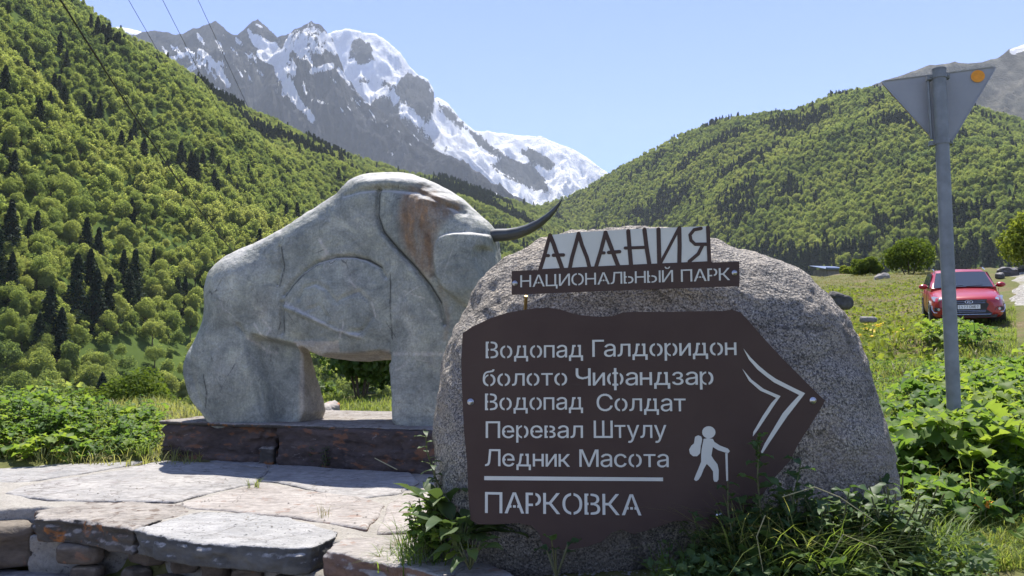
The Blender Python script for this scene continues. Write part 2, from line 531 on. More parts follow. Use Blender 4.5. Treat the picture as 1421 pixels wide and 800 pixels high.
# ------------------------------------------------------------------ hills and mountains
def resample(pts, n, seg=None):
    pts = np.asarray(pts, float)
    d = np.concatenate([[0], np.cumsum(np.linalg.norm(np.diff(pts, axis=0), axis=1))]) if seg is None else np.asarray(seg, float)
    q = np.linspace(d[0], d[-1], n)
    return np.stack([np.interp(q, d, pts[:, k]) for k in range(pts.shape[1])], -1)
def grid_faces(nu, nv):
    i, j = np.meshgrid(np.arange(nu - 1), np.arange(nv - 1), indexing='ij')
    return np.stack([i * nv + j, (i + 1) * nv + j, (i + 1) * nv + j + 1, i * nv + j + 1], -1).reshape(-1, 4)
def slope_patch(ridge, foot, nu, nv, back=0.5, curve=1.0, amp=20.0, freq=0.004, ridged=False, seed=0.0, o=5, keep=0.10):
    """surface from a foot line up to a ridge line and down its far side"""
    R0, F0 = resample(ridge, nu, np.arange(len(ridge))), resample(foot, nu, np.arange(len(foot)))
    v = np.linspace(0, 1 + back, nv)[None, :, None]
    up = np.clip(v, 0, 1); dn = np.clip(v - 1, 0, None)
    XY = F0[:, None, :2] * (1 - v) + R0[:, None, :2] * v
    Z = F0[:, None, 2:] + (R0[:, None, 2:] - F0[:, None, 2:]) * up ** curve - (R0[:, None, 2:] - F0[:, None, 2:]) * dn * 1.1
    V = np.concatenate([XY, Z], -1)
    w = (np.sin(np.pi * np.clip(v[..., 0], 0, 1)) ** 0.7) * (1 - keep) + keep
    w = np.broadcast_to(w, V.shape[:2])
    N = fbm(V[..., 0] * freq + seed, V[..., 1] * freq, V[..., 2] * freq * 0.4, o, 0.56 if ridged else 0.52, ridged)
    if ridged: N = N - 0.55
    V[..., 2] += amp * N * w
    return V
def pxl(lst): return [tuple(P(a, b_, Y)) for a, b_, Y in lst]

m_hill, nt, b = newmat('forest_floor'); t = NT(nt)
p = t.pos()
c = t.ramp(t.noise(p, 0.03, 6, 0.7), [(0.3, (0.045, 0.07, 0.02)), (0.7, (0.085, 0.12, 0.032))])
t.l(c, b.inputs['Base Color']); b.inputs['Roughness'].default_value = 1.0; b.inputs['Specular IOR Level'].default_value = 0.0

LR = pxl([(-700, -900, 330), (-400, -520, 400), (-100, -170, 520), (110, 8, 645), (160, 48, 700), (230, 83, 770), (300, 138, 880), (380, 172, 980), (440, 202, 1070),
          (500, 222, 1150), (560, 242, 1240), (620, 254, 1320), (680, 272, 1400), (740, 290, 1480), (830, 330, 1620)])
LF = [(-190, -20, -20), (-150, 40, -21), (-112, 100, -21), (-82, 150, -22), (-60, 200, -22), (-20, 280, -22), (18, 360, -22), (55, 442, -22), (100, 540, -22), (150, 650, -22),
      (200, 755, -22), (250, 860, -22), (300, 960, -22), (350, 1080, -22), (461, 1304, -22)]
left_hill = slope_patch(LR, LF, 180, 110, 0.4, 1.0, 42.0, 0.006, seed=3.0, keep=0.03)
RRg = pxl([(560, 320, 2000), (640, 305, 1900), (740, 290, 1800), (790, 276, 1700), (840, 247, 1600), (900, 214, 1500), (950, 188, 1450), (1000, 170, 1400),
           (1060, 162, 1350), (1100, 160, 1300), (1150, 137, 1280), (1200, 126, 1250), (1250, 130, 1240), (1300, 142, 1230), (1421, 185, 1200), (1600, 240, 1150)])
RF = [(60, 1250, -20), (110, 1150, -20), (160, 1050, -20), (200, 960, -20), (235, 860, -20), (250, 780, -20), (262, 700, -20), (272, 620, -20),
      (285, 560, -20), (300, 510, -20), (315, 470, -18), (335, 430, -15), (355, 395, -12), (380, 360, -8), (420, 320, 0), (480, 280, 5)]
right_hill = slope_patch(RRg, RF, 170, 110, 0.4, 0.9, 45.0, 0.005, seed=9.0, keep=0.04)
for nm, V in (('hill', left_hill), ('hill', right_hill)):
    tag(link(nm, mesh_np(nm, V.reshape(-1, 3), grid_faces(V.shape[0], V.shape[1])[:, ::-1], True), m_hill), kind='structure')

def mountmat(name, rock1, rock2, snowcol=(0.93, 0.94, 0.95), grass=None):
    m, nt, b = newmat(name); t = NT(nt)
    p = t.pos()
    n1 = t.noise(p, 0.0030, 12, 0.72, 0.8)
    c = t.ramp(n1, [(0.32, rock1), (0.68, rock2)])
    c = t.mix(0.6, c, t.ramp(t.noise(t.pos((1, 1, 0.35)), 0.010, 9, 0.75, 1.0), [(0.35, 0.4), (0.65, 1.5)]), 'MULTIPLY')
    rt2 = t.n('ShaderNodeMapping'); rt2.inputs['Rotation'].default_value = (0, math.radians(-34), 0); rt2.inputs['Scale'].default_value = (1.0, 0.4, 0.22)
    tc2 = t.n('ShaderNodeTexCoord'); t.l(tc2.outputs['Object'], rt2.inputs[0])
    c = t.mix(0.75, c, t.ramp(t.noise(rt2.outputs[0], 0.013, 9, 0.74, 0.6), [(0.36, 0.35), (0.5, 0.95), (0.64, 1.7)]), 'MULTIPLY')
    if grass:
        g = t.math('ADD', t.attr('grass'), t.math('MULTIPLY', t.math('SUBTRACT', t.noise(p, 0.006, 6, 0.65), 0.5), 1.2))
        c = t.mix(t.ramp(g, [(0.4, 0), (0.6, 1)]), c, grass)
    f = t.math('ADD', t.attr('snow'), t.math('MULTIPLY', t.math('SUBTRACT', t.noise(p, 0.006, 10, 0.78, 0.9), 0.5), 1.3))
    rot = t.n('ShaderNodeMapping'); rot.inputs['Rotation'].default_value = (0, math.radians(38), 0); rot.inputs['Scale'].default_value = (1.0, 0.4, 0.28)
    tc_ = t.n('ShaderNodeTexCoord'); t.l(tc_.outputs['Object'], rot.inputs[0])
    stk = t.noise(rot.outputs[0], 0.022, 8, 0.72, 0.4)
    f = t.math('ADD', f, t.math('MULTIPLY', t.math('SUBTRACT', stk, 0.5), 1.35))
    f = t.ramp(f, [(0.46, 0.0), (0.54, 1.0)])
    c = t.mix(f, c, snowcol)
    t.l(c, b.inputs['Base Color']); b.inputs['Roughness'].default_value = 0.95; b.inputs['Specular IOR Level'].default_value = 0.1
    t.bump(b, t.noise(p, 0.008, 12, 0.75, 0.6), 1.0, 60.0)
    return m
m_rock = mountmat('mountain_rock', (0.011, 0.016, 0.025), (0.072, 0.073, 0.076))
m_bare = mountmat('bare_slope', (0.11, 0.11, 0.085), (0.20, 0.185, 0.15), grass=(0.07, 0.085, 0.04))

def mountain(ridge, run, nu, nv, amp, freq, seed, base_z, shift=0.0, keep=0.10):
    R0 = np.array(pxl(ridge))
    H = R0[:, 2] - base_z
    Fo = R0.copy()
    Fo[:, 1] -= H * run; Fo[:, 0] += H * shift; Fo[:, 2] = base_z
    return slope_patch(R0, Fo, nu, nv, 0.5, 1.25, amp, freq, True, seed, 8, keep)
def inpoly(px, py, poly, soft):
    return sstep(soft, -soft, poly_sdf(np.array(poly, float), px, py))
def snow_paint(V, base, strokes, polys, lift=None):
    """where snow lies on the real slope (kept as a value on the mesh)"""
    px, py, _ = proj(V)
    s = np.full(px.shape, base, float)
    for pts, w, a in strokes:
        s = np.maximum(s, a * sstep(w * 1.25, 0, line_dist(pts, px, py)))
    for poly, val, soft in polys:
        k = inpoly(px, py, poly, soft * 1.8)
        s = s * (1 - k) + val * k
    return s

M1 = [(60, 80, 4200), (100, 62, 4200), (150, 49, 4200), (200, 43, 4200), (245, 49, 4200), (270, 41, 4200), (300, 30, 4200), (318, 40, 4200), (330, 44, 4200), (345, 34, 4200), (358, 29, 4200),
      (372, 41, 4200), (385, 54, 4150), (400, 46, 4150), (415, 35, 4150), (432, 25, 4150), (448, 36, 4150), (460, 50, 4120), (470, 75, 4100), (480, 104, 4050),
      (500, 128, 4000), (530, 152, 3950), (560, 174, 3900), (600, 203, 3800), (640, 228, 3700), (680, 252, 3600), (720, 277, 3500), (770, 306, 3400)]
V1 = mountain(M1, 0.95, 560, 360, 560, 0.0026, 1.7, -20, 0.12)
s1 = snow_paint(V1, -0.30, [
    ([(356, 57), (375, 66), (387, 77), (392, 103), (407, 134), (433, 166)], 13, 1.0),
    ([(361, 75), (385, 88), (405, 100)], 9, 1.0), ([(240, 108), (262, 98), (283, 87)], 7, 1.0), ([(222, 86), (245, 80), (264, 74)], 5, .9),
    ([(278, 71), (300, 92), (318, 120)], 7, .95), ([(297, 125), (314, 135)], 8, 1.0), ([(432, 99), (460, 92)], 7, 1.0),
    ([(433, 139), (456, 145)], 5, .9), ([(470, 97), (485, 118)], 5, 1.0), ([(420, 120), (428, 135)], 4, .8), ([(473, 150), (480, 160)], 4, .8),
    ([(488, 135), (500, 148)], 3, .75), ([(345, 42), (352, 60)], 5, .8), ([(325, 50), (335, 62)], 4, .75), ([(640, 245), (660, 252)], 3, .7), ([(670, 262), (690, 270)], 4, .8),
    ([(405, 175), (412, 190)], 3, .7), ([(530, 160), (540, 180)], 3, .7)],
    [([(386, 56), (432, 24), (458, 48), (468, 70), (440, 82), (410, 78), (395, 72)], 0.60, 5)])
px1, py1, _ = proj(V1)
rsn = np.random.default_rng(77)
for _ in range(95):
    x0 = rsn.uniform(225, 640); top_ = np.interp(x0, [q[0] for q in M1], [q[1] for q in M1])
    y0 = top_ + rsn.uniform(6, 110) * rsn.uniform(.3, 1.0); L0 = rsn.uniform(5, 20); sl = rsn.uniform(.35, 1.1)
    ln = [(x0, y0), (x0 + L0 * .5, y0 + L0 * sl * .6), (x0 + L0 * .8, y0 + L0 * sl * 1.15)]
    s1 = np.maximum(s1, rsn.uniform(.55, .85) * sstep(rsn.uniform(2.2, 5.0), 0, line_dist(ln, px1, py1)))
MO = [(90, 75, 6500), (130, 58, 6500), (150, 37, 6500), (162, 33, 6500), (180, 36, 6500), (200, 42, 6500), (225, 52, 6500), (260, 75, 6500)]
V0 = mountain(MO, 1.0, 60, 50, 60, 0.002, 4.2, 1200)
M2 = [(380, 90, 5000), (420, 60, 5000), (452, 47, 5000), (465, 42, 5000), (480, 41, 5000), (500, 45, 5000), (522, 50, 5000), (540, 61, 5000), (556, 73, 5000), (568, 92, 5000), (580, 104, 4980), (594, 112, 4950),
      (602, 126, 4920), (604, 150, 4850), (610, 178, 4750), (640, 205, 4650), (690, 250, 4500), (740, 300, 4400)]
V2 = mountain(M2, 0.85, 340, 240, 420, 0.0021, 7.7, -20)
s2 = snow_paint(V2, 0.86, [([(505, 62), (520, 80)], 6, 1.0)], [
    ([(484, 60), (498, 54), (516, 58), (519, 82), (497, 88), (482, 82)], 0.30, 4),
    ([(566, 100), (590, 112), (604, 130), (604, 170), (590, 172), (570, 150), (541, 124), (500, 112), (520, 108), (550, 118)], 0.18, 5),
    ([(420, 140), (540, 140), (620, 210), (700, 300), (420, 300)], 0.15, 12)])
M3 = [(520, 170, 5700), (560, 150, 5700), (590, 139, 5700), (607, 136, 5700), (622, 144, 5700), (640, 165, 5650), (660, 181, 5600), (690, 184, 5600), (720, 188, 5600), (750, 190, 5600),
      (775, 200, 5600), (795, 206, 5600), (815, 218, 5600), (836, 237, 5600), (870, 262, 5500), (930, 300, 5400)]
V3 = mountain(M3, 1.15, 340, 230, 380, 0.0019, 12.3, -20)
s3 = snow_paint(V3, 0.90, [([(655, 182), (675, 198), (697, 217)], 7, 0.0)], [
    ([(606, 138), (625, 150), (648, 175), (640, 182), (612, 160)], 0.42, 4),
    ([(650, 180), (672, 192), (702, 216), (690, 222), (665, 204)], 0.16, 4),
    ([(680, 228), (705, 220), (732, 228), (755, 245), (764, 268), (738, 260), (700, 246)], 0.10, 4),
    ([(716, 205), (745, 208), (772, 226), (760, 240), (735, 222)], 0.30, 4)])
def gully(V, f, seed):
    return fbm(V[..., 0] * f + seed, V[..., 1] * f * .5, V[..., 2] * f * 0.35, 6, 0.6, True)
s1 = s1 - 0.25 * sstep(90, 170, proj(V1)[1]) - 0.38 * (gully(V1, .0042, 3.3) - 0.45) * sstep(330, 60, proj(V1)[1]) * 1.0
s2 = s2 - 0.35 * (gully(V2, .004, 8.3) - 0.45)
s3 = s3 - 0.35 * (gully(V3, .004, 5.3) - 0.45)
for V, sn, m in ((V1, s1, m_rock), (V0, np.full(V0.shape[:2], 1.0), m_rock), (V2, s2, m_rock), (V3, s3, m_rock)):
    tag(link('mountain', mesh_np('mountain', V.reshape(-1, 3), grid_faces(V.shape[0], V.shape[1])[:, ::-1], True, attrs={'snow': sn}), m), kind='structure')
M4 = [(1120, 185, 2500), (1150, 150, 2500), (1180, 131, 2500), (1205, 122, 2500), (1230, 110, 2500), (1262, 100, 2500), (1290, 88, 2500), (1310, 86, 2500), (1325, 83, 2500), (1345, 88, 2500), (1385, 80, 2500), (1400, 70, 2500),
      (1421, 62, 2500), (1480, 40, 2500), (1600, 10, 2500), (1800, -40, 2500)]
V4 = mountain(M4, 1.1, 260, 160, 190, 0.003, 21.0, 0)
px, py, _ = proj(V4)
g4 = sstep(110, 200, py) * 0.7
s4 = snow_paint(V4, -0.5, [([(1405, 71), (1424, 66), (1440, 62)], 7, 1.1), ([(1460, 60), (1520, 50)], 12, 1.0)], [])
tag(link('mountain', mesh_np('mountain', V4.reshape(-1, 3), grid_faces(V4.shape[0], V4.shape[1])[:, ::-1], True, attrs={'snow': s4, 'grass': g4}), m_bare), kind='structure')

# ------------------------------------------------------------------ trees
def unit(v): return v / (np.linalg.norm(v, axis=-1, keepdims=True) + 1e-12)
def leaf_quads(c, n, size, rng, aspect=0.65, jitter=0.55):
    n = unit(n + jitter * rng.normal(size=n.shape))
    a = unit(np.cross(n, rng.normal(size=n.shape)))
    b_ = np.cross(n, a)
    s = size[:, None]
    V = np.stack([c - a * s, c - b_ * s * aspect + n * s * 0.18, c + a * s, c + b_ * s * aspect + n * s * 0.18], 1)
    F = np.arange(len(c) * 4).reshape(-1, 4)
    return V.reshape(-1, 3), F
def broadleaf_crown(rng, n, size, lumps=16, rx=0.25, rz=0.40, cz=0.56, lr=(0.09, 0.17), fill=0.18):
    d = unit(rng.normal(size=(lumps, 3))); d[:, 2] = np.abs(d[:, 2]) * 1.1 - 0.35
    d = unit(d)
    C = d * np.array([rx, rx, rz]) * rng.uniform(0.45, 0.95, (lumps, 1)) + np.array([0, 0, cz])
    Rr = rng.uniform(*lr, lumps)
    w = Rr ** 2 / (Rr ** 2).sum()
    k = rng.choice(lumps, n, p=w)
    q = unit(rng.normal(size=(n, 3)) + np.array([0, 0, 0.35]))
    rad = Rr[k] * np.where(rng.random(n) < fill, rng.uniform(0.3, 1.25, n), rng.uniform(0.82, 1.1, n))
    c = C[k] + q * rad[:, None]
    nn = unit(q + 0.35 * unit(c - np.array([0, 0, cz])) + np.array([0, 0, 0.25]))
    return leaf_quads(c, nn, size * rng.uniform(0.6, 1.35, n), rng)
def trunk_mb(rng, h=0.55, r=0.022, limbs=5, spread=0.28):
    mb = MB()
    mb.tube([(0, 0, -0.08), (0.01, 0, h * 0.4), (0.0, 0.015, h)], [r, r * 0.75, r * 0.35], 7)
    for k in range(limbs):
        a = 2 * math.pi * k / limbs + rng.uniform(-.4, .4); z = h * rng.uniform(0.4, 0.8)
        l = spread * rng.uniform(0.7, 1.1)
        mb.tube([(0, 0, z), (l * .5 * math.cos(a), l * .5 * math.sin(a), z + l * .45), (l * math.cos(a), l * math.sin(a), z + l * 0.8)], [r * .5, r * .32, r * .12], 5)
    return mb
def conifer_crown(rng, n, size, base=0.04, wide=0.31):
    lev = 24
    k = rng.integers(0, lev, n)
    u = (k + rng.uniform(-.15, .15, n)) / lev
    z = base + (1 - base) * u
    R = wide * (1 - u) ** 0.8 + 0.012
    nb = 7
    ang = (rng.integers(0, nb, n) + (k % 2) * 0.5 + rng.normal(0, 0.13, n)) * 2 * np.pi / nb + k * 0.7
    uneven = 0.68 + 0.36 * np.sin(ang * 2 + k * 1.7) * np.cos(k * 2.3)
    s = np.sqrt(rng.random(n))
    r = R * s * uneven
    c = np.stack([r * np.cos(ang), r * np.sin(ang), z - 0.35 * r + 0.012 * rng.normal(size=n)], -1)
    nn = np.stack([np.cos(ang) * 0.5, np.sin(ang) * 0.5, np.ones(n)], -1)
    return leaf_quads(c, nn, size * rng.uniform(0.6, 1.3, n), rng, 0.45, 0.45)

m_bark = plain('bark', (0.10, 0.075, 0.055), 0.9, 0, 0.2, 0.35, 6)
GREENS = [(0.085, 0.13, 0.06), (0.145, 0.195, 0.075), (0.19, 0.245, 0.085), (0.225, 0.275, 0.095), (0.25, 0.29, 0.105), (0.28, 0.31, 0.125)]
m_leaf = leafmat('broad_leaves', GREENS, 0.57, rough=0.8, spec=0.06, patch=0.011)
m_leaf_far = leafmat('far_broad_leaves', GREENS, 0.57, rough=0.9, spec=0.04, patch=0.008)
m_needle = leafmat('needles', [(0.018, 0.036, 0.020), (0.026, 0.048, 0.026), (0.036, 0.058, 0.028)], 0.15, rough=0.7, spec=0.15)
rg = np.random.default_rng(5)
NEAR_BROAD, FAR_BROAD, NEAR_CON, FAR_CON = [], [], [], []
for k in range(5):
    shp = dict(lumps=(22, 14, 30, 18, 26)[k], rx=(0.25, 0.17, 0.31, 0.22, 0.27)[k], rz=(0.40, 0.44, 0.33, 0.42, 0.37)[k], cz=(0.56, 0.53, 0.50, 0.55, 0.60)[k], lr=((0.08, 0.17), (0.07, 0.14), (0.09, 0.17), (0.06, 0.20), (0.07, 0.15))[k])
    near = mesh_np('crown', *broadleaf_crown(rg, 5200, 0.018, **shp)); near.materials.append(m_leaf)
    tr = trunk_mb(rg).mesh('trunk', True); tr.materials.append(m_bark)
    NEAR_BROAD.append((near, tr))
    far = mesh_np('crown', *broadleaf_crown(rg, 1000, 0.036, **shp)); far.materials.append(m_leaf_far)
    FAR_BROAD.append(far)
for k in range(3):
    near = mesh_np('crown', *conifer_crown(rg, 3400, 0.028)); near.materials.append(m_needle)
    mb = MB(); mb.tube([(0, 0, -0.05), (0, 0, 0.5), (0, 0, 0.97)], [0.016, 0.010, 0.002], 6)
    tr = mb.mesh('trunk', True); tr.materials.append(m_bark)
    NEAR_CON.append((near, tr))
    far = mesh_np('crown', *conifer_crown(rg, 600, 0.05, wide=0.28)); far.materials.append(m_needle)
    FAR_CON.append(far)

def sample_patch(V, n, rng, vmax=1.06):
    nu, nv = V.shape[:2]
    A = V[:-1, :-1]; B = V[1:, :-1]; C = V[1:, 1:]; D = V[:-1, 1:]
    ar = np.linalg.norm(np.cross(C - A, D - B), axis=-1)
    vv = np.linspace(0, 1.4, nv)
    ar = ar * (vv[:-1] < vmax)[None]
    pr = (ar / ar.sum()).ravel()
    q = rng.choice(len(pr), n, p=pr)
    i, j = q // (nv - 1), q % (nv - 1)
    a, c = rng.random((n, 1)), rng.random((n, 1))
    pts = (A[i, j] * (1 - a) + B[i, j] * a) * (1 - c) + (D[i, j] * (1 - a) + C[i, j] * a) * c
    return pts
def in_view(p, m=60):
    px, py, fw = proj(p)
    return (px > -m) & (px < 1421 + m) & (py > -m) & (py < 800 + 300) & (p[:, 1] > 1)
cand = []        # position, kind (0 broadleaf, 1 conifer), height
def add_trees(pts, con_p, hb, hc, rng):
    kind = (rng.random(len(pts)) < con_p).astype(int)
    h = np.where(kind == 1, rng.uniform(*hc, len(pts)), hb[0] + (hb[1] - hb[0]) * rng.random(len(pts)) ** 1.5)
    m = in_view(pts)
    cand.append((pts[m], kind[m], h[m]))
rt = np.random.default_rng(21)
pl_ = sample_patch(left_hill, 58000, rt)
lx, ly, _ = proj(pl_)
cn = fbm(pl_[:, 0] * 0.008, pl_[:, 1] * 0.008, pl_[:, 2] * 0.008, 3)
upper = sstep(120, 30, ly - (8 + (lx - 110) * 0.45))
conp = sstep(0.10, 0.24, cn) * (0.06 + 0.85 * upper) + 0.005
add_trees(pl_, conp, (4, 10.5), (10, 17), rt)
pr_ = sample_patch(right_hill, 50000, rt)
cn = fbm(pr_[:, 0] * 0.009, pr_[:, 1] * 0.009, pr_[:, 2] * 0.009, 3)
rx_, ry_, _ = proj(pr_)
lowr = sstep(330, 380, ry_) * sstep(950, 1050, rx_)
add_trees(pr_, sstep(0.16, 0.26, cn) * 0.6 + 0.02 + 0.35 * lowr, (5, 12.5), (10, 17), rt)
# valley floor between the terrace and the slope
n = 2600
ra = rt.uniform(math.radians(-40), math.radians(7), n); rr_ = np.sqrt(rt.uniform(45 ** 2, 520 ** 2, n))
pv = np.stack([rr_ * np.sin(ra), rr_ * np.cos(ra), np.zeros(n)], -1); pv[:, 2] = ground_z(pv[:, 0], pv[:, 1])
pv = pv[rr_ * 1.0 < 520]
add_trees(pv, np.full(len(pv), 0.03), (4, 8), (9, 14), rt)
# the group of dark conifers low on the left slope
bvh = BVHTree.FromPolygons([tuple(q) for q in left_hill.reshape(-1, 3)], [tuple(f) for f in grid_faces(*left_hill.shape[:2])[:, ::-1]])
CON_PX = [(12, 370, 80), (38, 362, 50), (50, 345, 45), (118, 372, 60), (135, 380, 55), (104, 452, 85), (122, 440, 80), (132, 462, 75), (150, 452, 60), (185, 428, 70), (170, 405, 50), (178, 445, 60),
          (66, 498, 85), (82, 510, 70), (52, 505, 60), (245, 438, 45), (256, 430, 40), (212, 385, 35), (220, 280, 24), (112, 200, 24), (182, 310, 30), (18, 260, 45), (5, 240, 40), (198, 300, 26), (150, 462, 50),
          (14, 420, 60), (-5, 400, 70), (265, 372, 24), (50, 160, 22), (30, 148, 24)]
cp, ch = [], []
for a, b_, hp in CON_PX:
    d = ray(a, b_)
    hit = bvh.ray_cast(Vector((0, 0, EYE)), d)[0]
    if hit is None: continue
    cp.append(tuple(hit)); ch.append(hp * hit.y / FPX * 1.2)
cand.append((np.array(cp), np.ones(len(cp), int), np.array(ch)))
TP = np.concatenate([c[0] for c in cand]); TK = np.concatenate([c[1] for c in cand]); TH = np.concatenate([c[2] for c in cand])
px, py, fw = proj(TP)
size = TH / fw * FPX
hidden = ((px > 300) & (px < 690) & (py > 270)) | ((px > 600) & (px < 1250) & (py > 420)) | (py > 650) | (px < 5) | (px > 1415) | (py < 5) | ((px > 690) & (py > 395))
score = np.where(hidden, 0, size)
pick = np.zeros(len(TP), bool)
for kd, lim in ((0, 230), (1, 70)):
    w = np.where(TK == kd)[0]
    pick[w[np.argsort(-score[w])[:lim]]] = True
TREE_ROOT = {}
def place_tree(kind, pos, h, rz, variant, label, cat, group, name):
    crown, trunk = (NEAR_BROAD, NEAR_CON)[kind][variant]
    r = empty(name, pos, label, cat, group, rz)
    r.scale = (h * random.uniform(0.9, 1.12), h * random.uniform(0.9, 1.12), h)
    link('crown', crown, None, r); link('trunk', trunk, None, r)
    return r
for q in np.where(pick)[0]:
    kd = int(TK[q])
    if kd == 0:
        place_tree(0, TP[q], TH[q], random.uniform(0, 6.28), random.randrange(5), 'round leafy green tree among its likes on the lower forest slope at left', 'tree', 'leafy trees on the lower forest slope', 'broadleaf_tree')
    else:
        place_tree(1, TP[q], TH[q], random.uniform(0, 6.28), random.randrange(3), 'dark pointed conifer standing among paler leafy trees on the forest slope', 'conifer', 'dark conifers on the forest slope', 'conifer_tree')

def forest(name, pts, kinds, hs, sources, label):
    """one mass of far-off wood: points with instanced crowns"""
    col = bpy.data.collections.new(name + '_sources')
    for k, me in enumerate(sources):
        o = bpy.data.objects.new('tree_source_%02d' % k, me); col.objects.link(o)
    me = bpy.data.meshes.new(name)
    me.vertices.add(len(pts)); me.vertices.foreach_set('co', np.asarray(pts, np.float32).ravel())
    rs = np.random.default_rng(3)
    for nm, typ, arr in (('pick', 'INT', kinds.astype(np.int32)), ('size', 'FLOAT', hs.astype(np.float32)), ('turn', 'FLOAT', rs.uniform(0, 6.28, len(pts)).astype(np.float32))):
        at = me.attributes.new(nm, typ, 'POINT'); at.data.foreach_set('value', arr)
    o = link(name, me)
    g = bpy.data.node_groups.new(name, 'GeometryNodeTree')
    g.interface.new_socket('Geometry', in_out='INPUT', socket_type='NodeSocketGeometry')
    g.interface.new_socket('Geometry', in_out='OUTPUT', socket_type='NodeSocketGeometry')
    gi, go = g.nodes.new('NodeGroupInput'), g.nodes.new('NodeGroupOutput')
    ci = g.nodes.new('GeometryNodeCollectionInfo'); ci.inputs['Collection'].default_value = col
    ci.inputs['Separate Children'].default_value = True; ci.inputs['Reset Children'].default_value = True
    m2p = g.nodes.new('GeometryNodeMeshToPoints')
    ip = g.nodes.new('GeometryNodeInstanceOnPoints'); ip.inputs['Pick Instance'].default_value = True
    def na(nm, typ):
        a = g.nodes.new('GeometryNodeInputNamedAttribute'); a.data_type = typ; a.inputs['Name'].default_value = nm
        return a.outputs['Attribute']
    cx = g.nodes.new('ShaderNodeCombineXYZ'); g.links.new(na('turn', 'FLOAT'), cx.inputs[2])
    g.links.new(gi.outputs[0], m2p.inputs[0]); g.links.new(m2p.outputs[0], ip.inputs['Points'])
    g.links.new(ci.outputs[0], ip.inputs['Instance']); g.links.new(na('pick', 'INT'), ip.inputs['Instance Index'])
    g.links.new(cx.outputs[0], ip.inputs['Rotation']); g.links.new(na('size', 'FLOAT'), ip.inputs['Scale'])
    g.links.new(ip.outputs[0], go.inputs[0])
    md = o.modifiers.new('wood', 'NODES'); md.node_group = g
    return tag(o, label, 'forest', kind='stuff')
rest = np.where(~pick)[0]
isl = (TP[rest, 0] / TP[rest, 1] < 0.0) | ((TP[rest, 0] / TP[rest, 1] < 0.12) & (TP[rest, 1] < 1480) & (rest < len(cand[0][0])))
for sel, lab in ((rest[isl], 'dense sunlit green wood covering the steep slope on the left'), (rest[~isl], 'hazy green wood covering the broad hill on the right')):
    kk = np.where(TK[sel] == 0, rt.integers(0, 5, len(sel)), rt.integers(5, 8, len(sel)))
    forest('forest', TP[sel], kk, TH[sel], FAR_BROAD + FAR_CON, lab)

# ------------------------------------------------------------------ terrace of flagstones
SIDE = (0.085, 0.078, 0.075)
RUST = (0.60, (0.27, 0.10, 0.03))
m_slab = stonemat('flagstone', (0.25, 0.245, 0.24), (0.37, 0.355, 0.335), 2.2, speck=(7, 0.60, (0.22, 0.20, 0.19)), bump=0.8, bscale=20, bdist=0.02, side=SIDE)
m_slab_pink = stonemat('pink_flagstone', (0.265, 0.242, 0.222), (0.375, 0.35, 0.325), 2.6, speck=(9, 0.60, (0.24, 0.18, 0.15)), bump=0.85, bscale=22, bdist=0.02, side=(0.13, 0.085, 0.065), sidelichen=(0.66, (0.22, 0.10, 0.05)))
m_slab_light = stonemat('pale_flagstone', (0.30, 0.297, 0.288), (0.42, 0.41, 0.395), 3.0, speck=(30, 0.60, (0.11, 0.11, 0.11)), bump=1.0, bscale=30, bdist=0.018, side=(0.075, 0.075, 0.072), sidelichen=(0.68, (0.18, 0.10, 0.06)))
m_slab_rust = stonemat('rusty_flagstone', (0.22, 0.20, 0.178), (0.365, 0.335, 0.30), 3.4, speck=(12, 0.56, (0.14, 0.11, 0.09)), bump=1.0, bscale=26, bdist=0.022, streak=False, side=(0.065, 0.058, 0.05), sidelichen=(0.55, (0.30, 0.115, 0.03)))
m_mortar = stonemat('mortar', (0.26, 0.24, 0.21), (0.37, 0.35, 0.31), 5.0, speck=(40, 0.6, (0.2, 0.18, 0.16)), bump=0.8, bscale=60, bdist=0.01)
m_wallmortar = stonemat('wall_mortar', (0.20, 0.19, 0.17), (0.30, 0.29, 0.26), 5.0, speck=(40, 0.6, (0.12, 0.11, 0.10)), bump=0.9, bscale=50, bdist=0.012)
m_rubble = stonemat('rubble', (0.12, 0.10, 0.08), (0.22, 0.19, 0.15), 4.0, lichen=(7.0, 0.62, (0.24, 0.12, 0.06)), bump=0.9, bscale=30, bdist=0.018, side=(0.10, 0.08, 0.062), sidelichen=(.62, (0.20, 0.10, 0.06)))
m_plinth = stonemat('plinth_rock', (0.05, 0.04, 0.038), (0.13, 0.098, 0.085), 2.5, speck=(6, 0.58, (0.17, 0.085, 0.05)), lichen=(9, 0.64, (0.24, 0.21, 0.19)), bump=0.8, bscale=22, bdist=0.02, streak=True)

def gpoly(pts, z): return np.array([tuple(G(a, b_, z))[:2] for a, b_ in pts])
def crop5(pts): return [(a / 1.9736, 560 + b_ / 1.9736) for a, b_ in pts]
terrace = empty('stone_terrace', (-1.2, 4.9, 0), 'terrace of pale uneven flagstones in front of the bison plinth, with a broken front edge', 'terrace')
def child(o, par):
    o.parent = par
    o.matrix_parent_inverse = Matrix.Translation(-Vector(par.location))
    return o
def slab(name, pts, z0, z1, mat, **k):
    return child(stone(name, gpoly(pts, z1), z0, z1, mat, **k), terrace)
slab('mortar_bed', crop5([(-200, 195), (440, 112), (1500, 130), (1500, 300), (1400, 440), (1050, 385), (880, 370), (850, 360), (400, 330), (120, 285), (-150, 300)]), -0.16, -0.013, m_mortar, r=0.012, amp=0.02, freq=5, h=0.025, top_amp=0.010)
slab('flagstone', crop5([(-160, 188), (20, 168), (330, 126), (440, 138), (452, 150), (240, 188), (60, 214), (-120, 232)]), -0.1, 0.0, m_slab, seed=1.1, tilt=(0.0, 0.004))
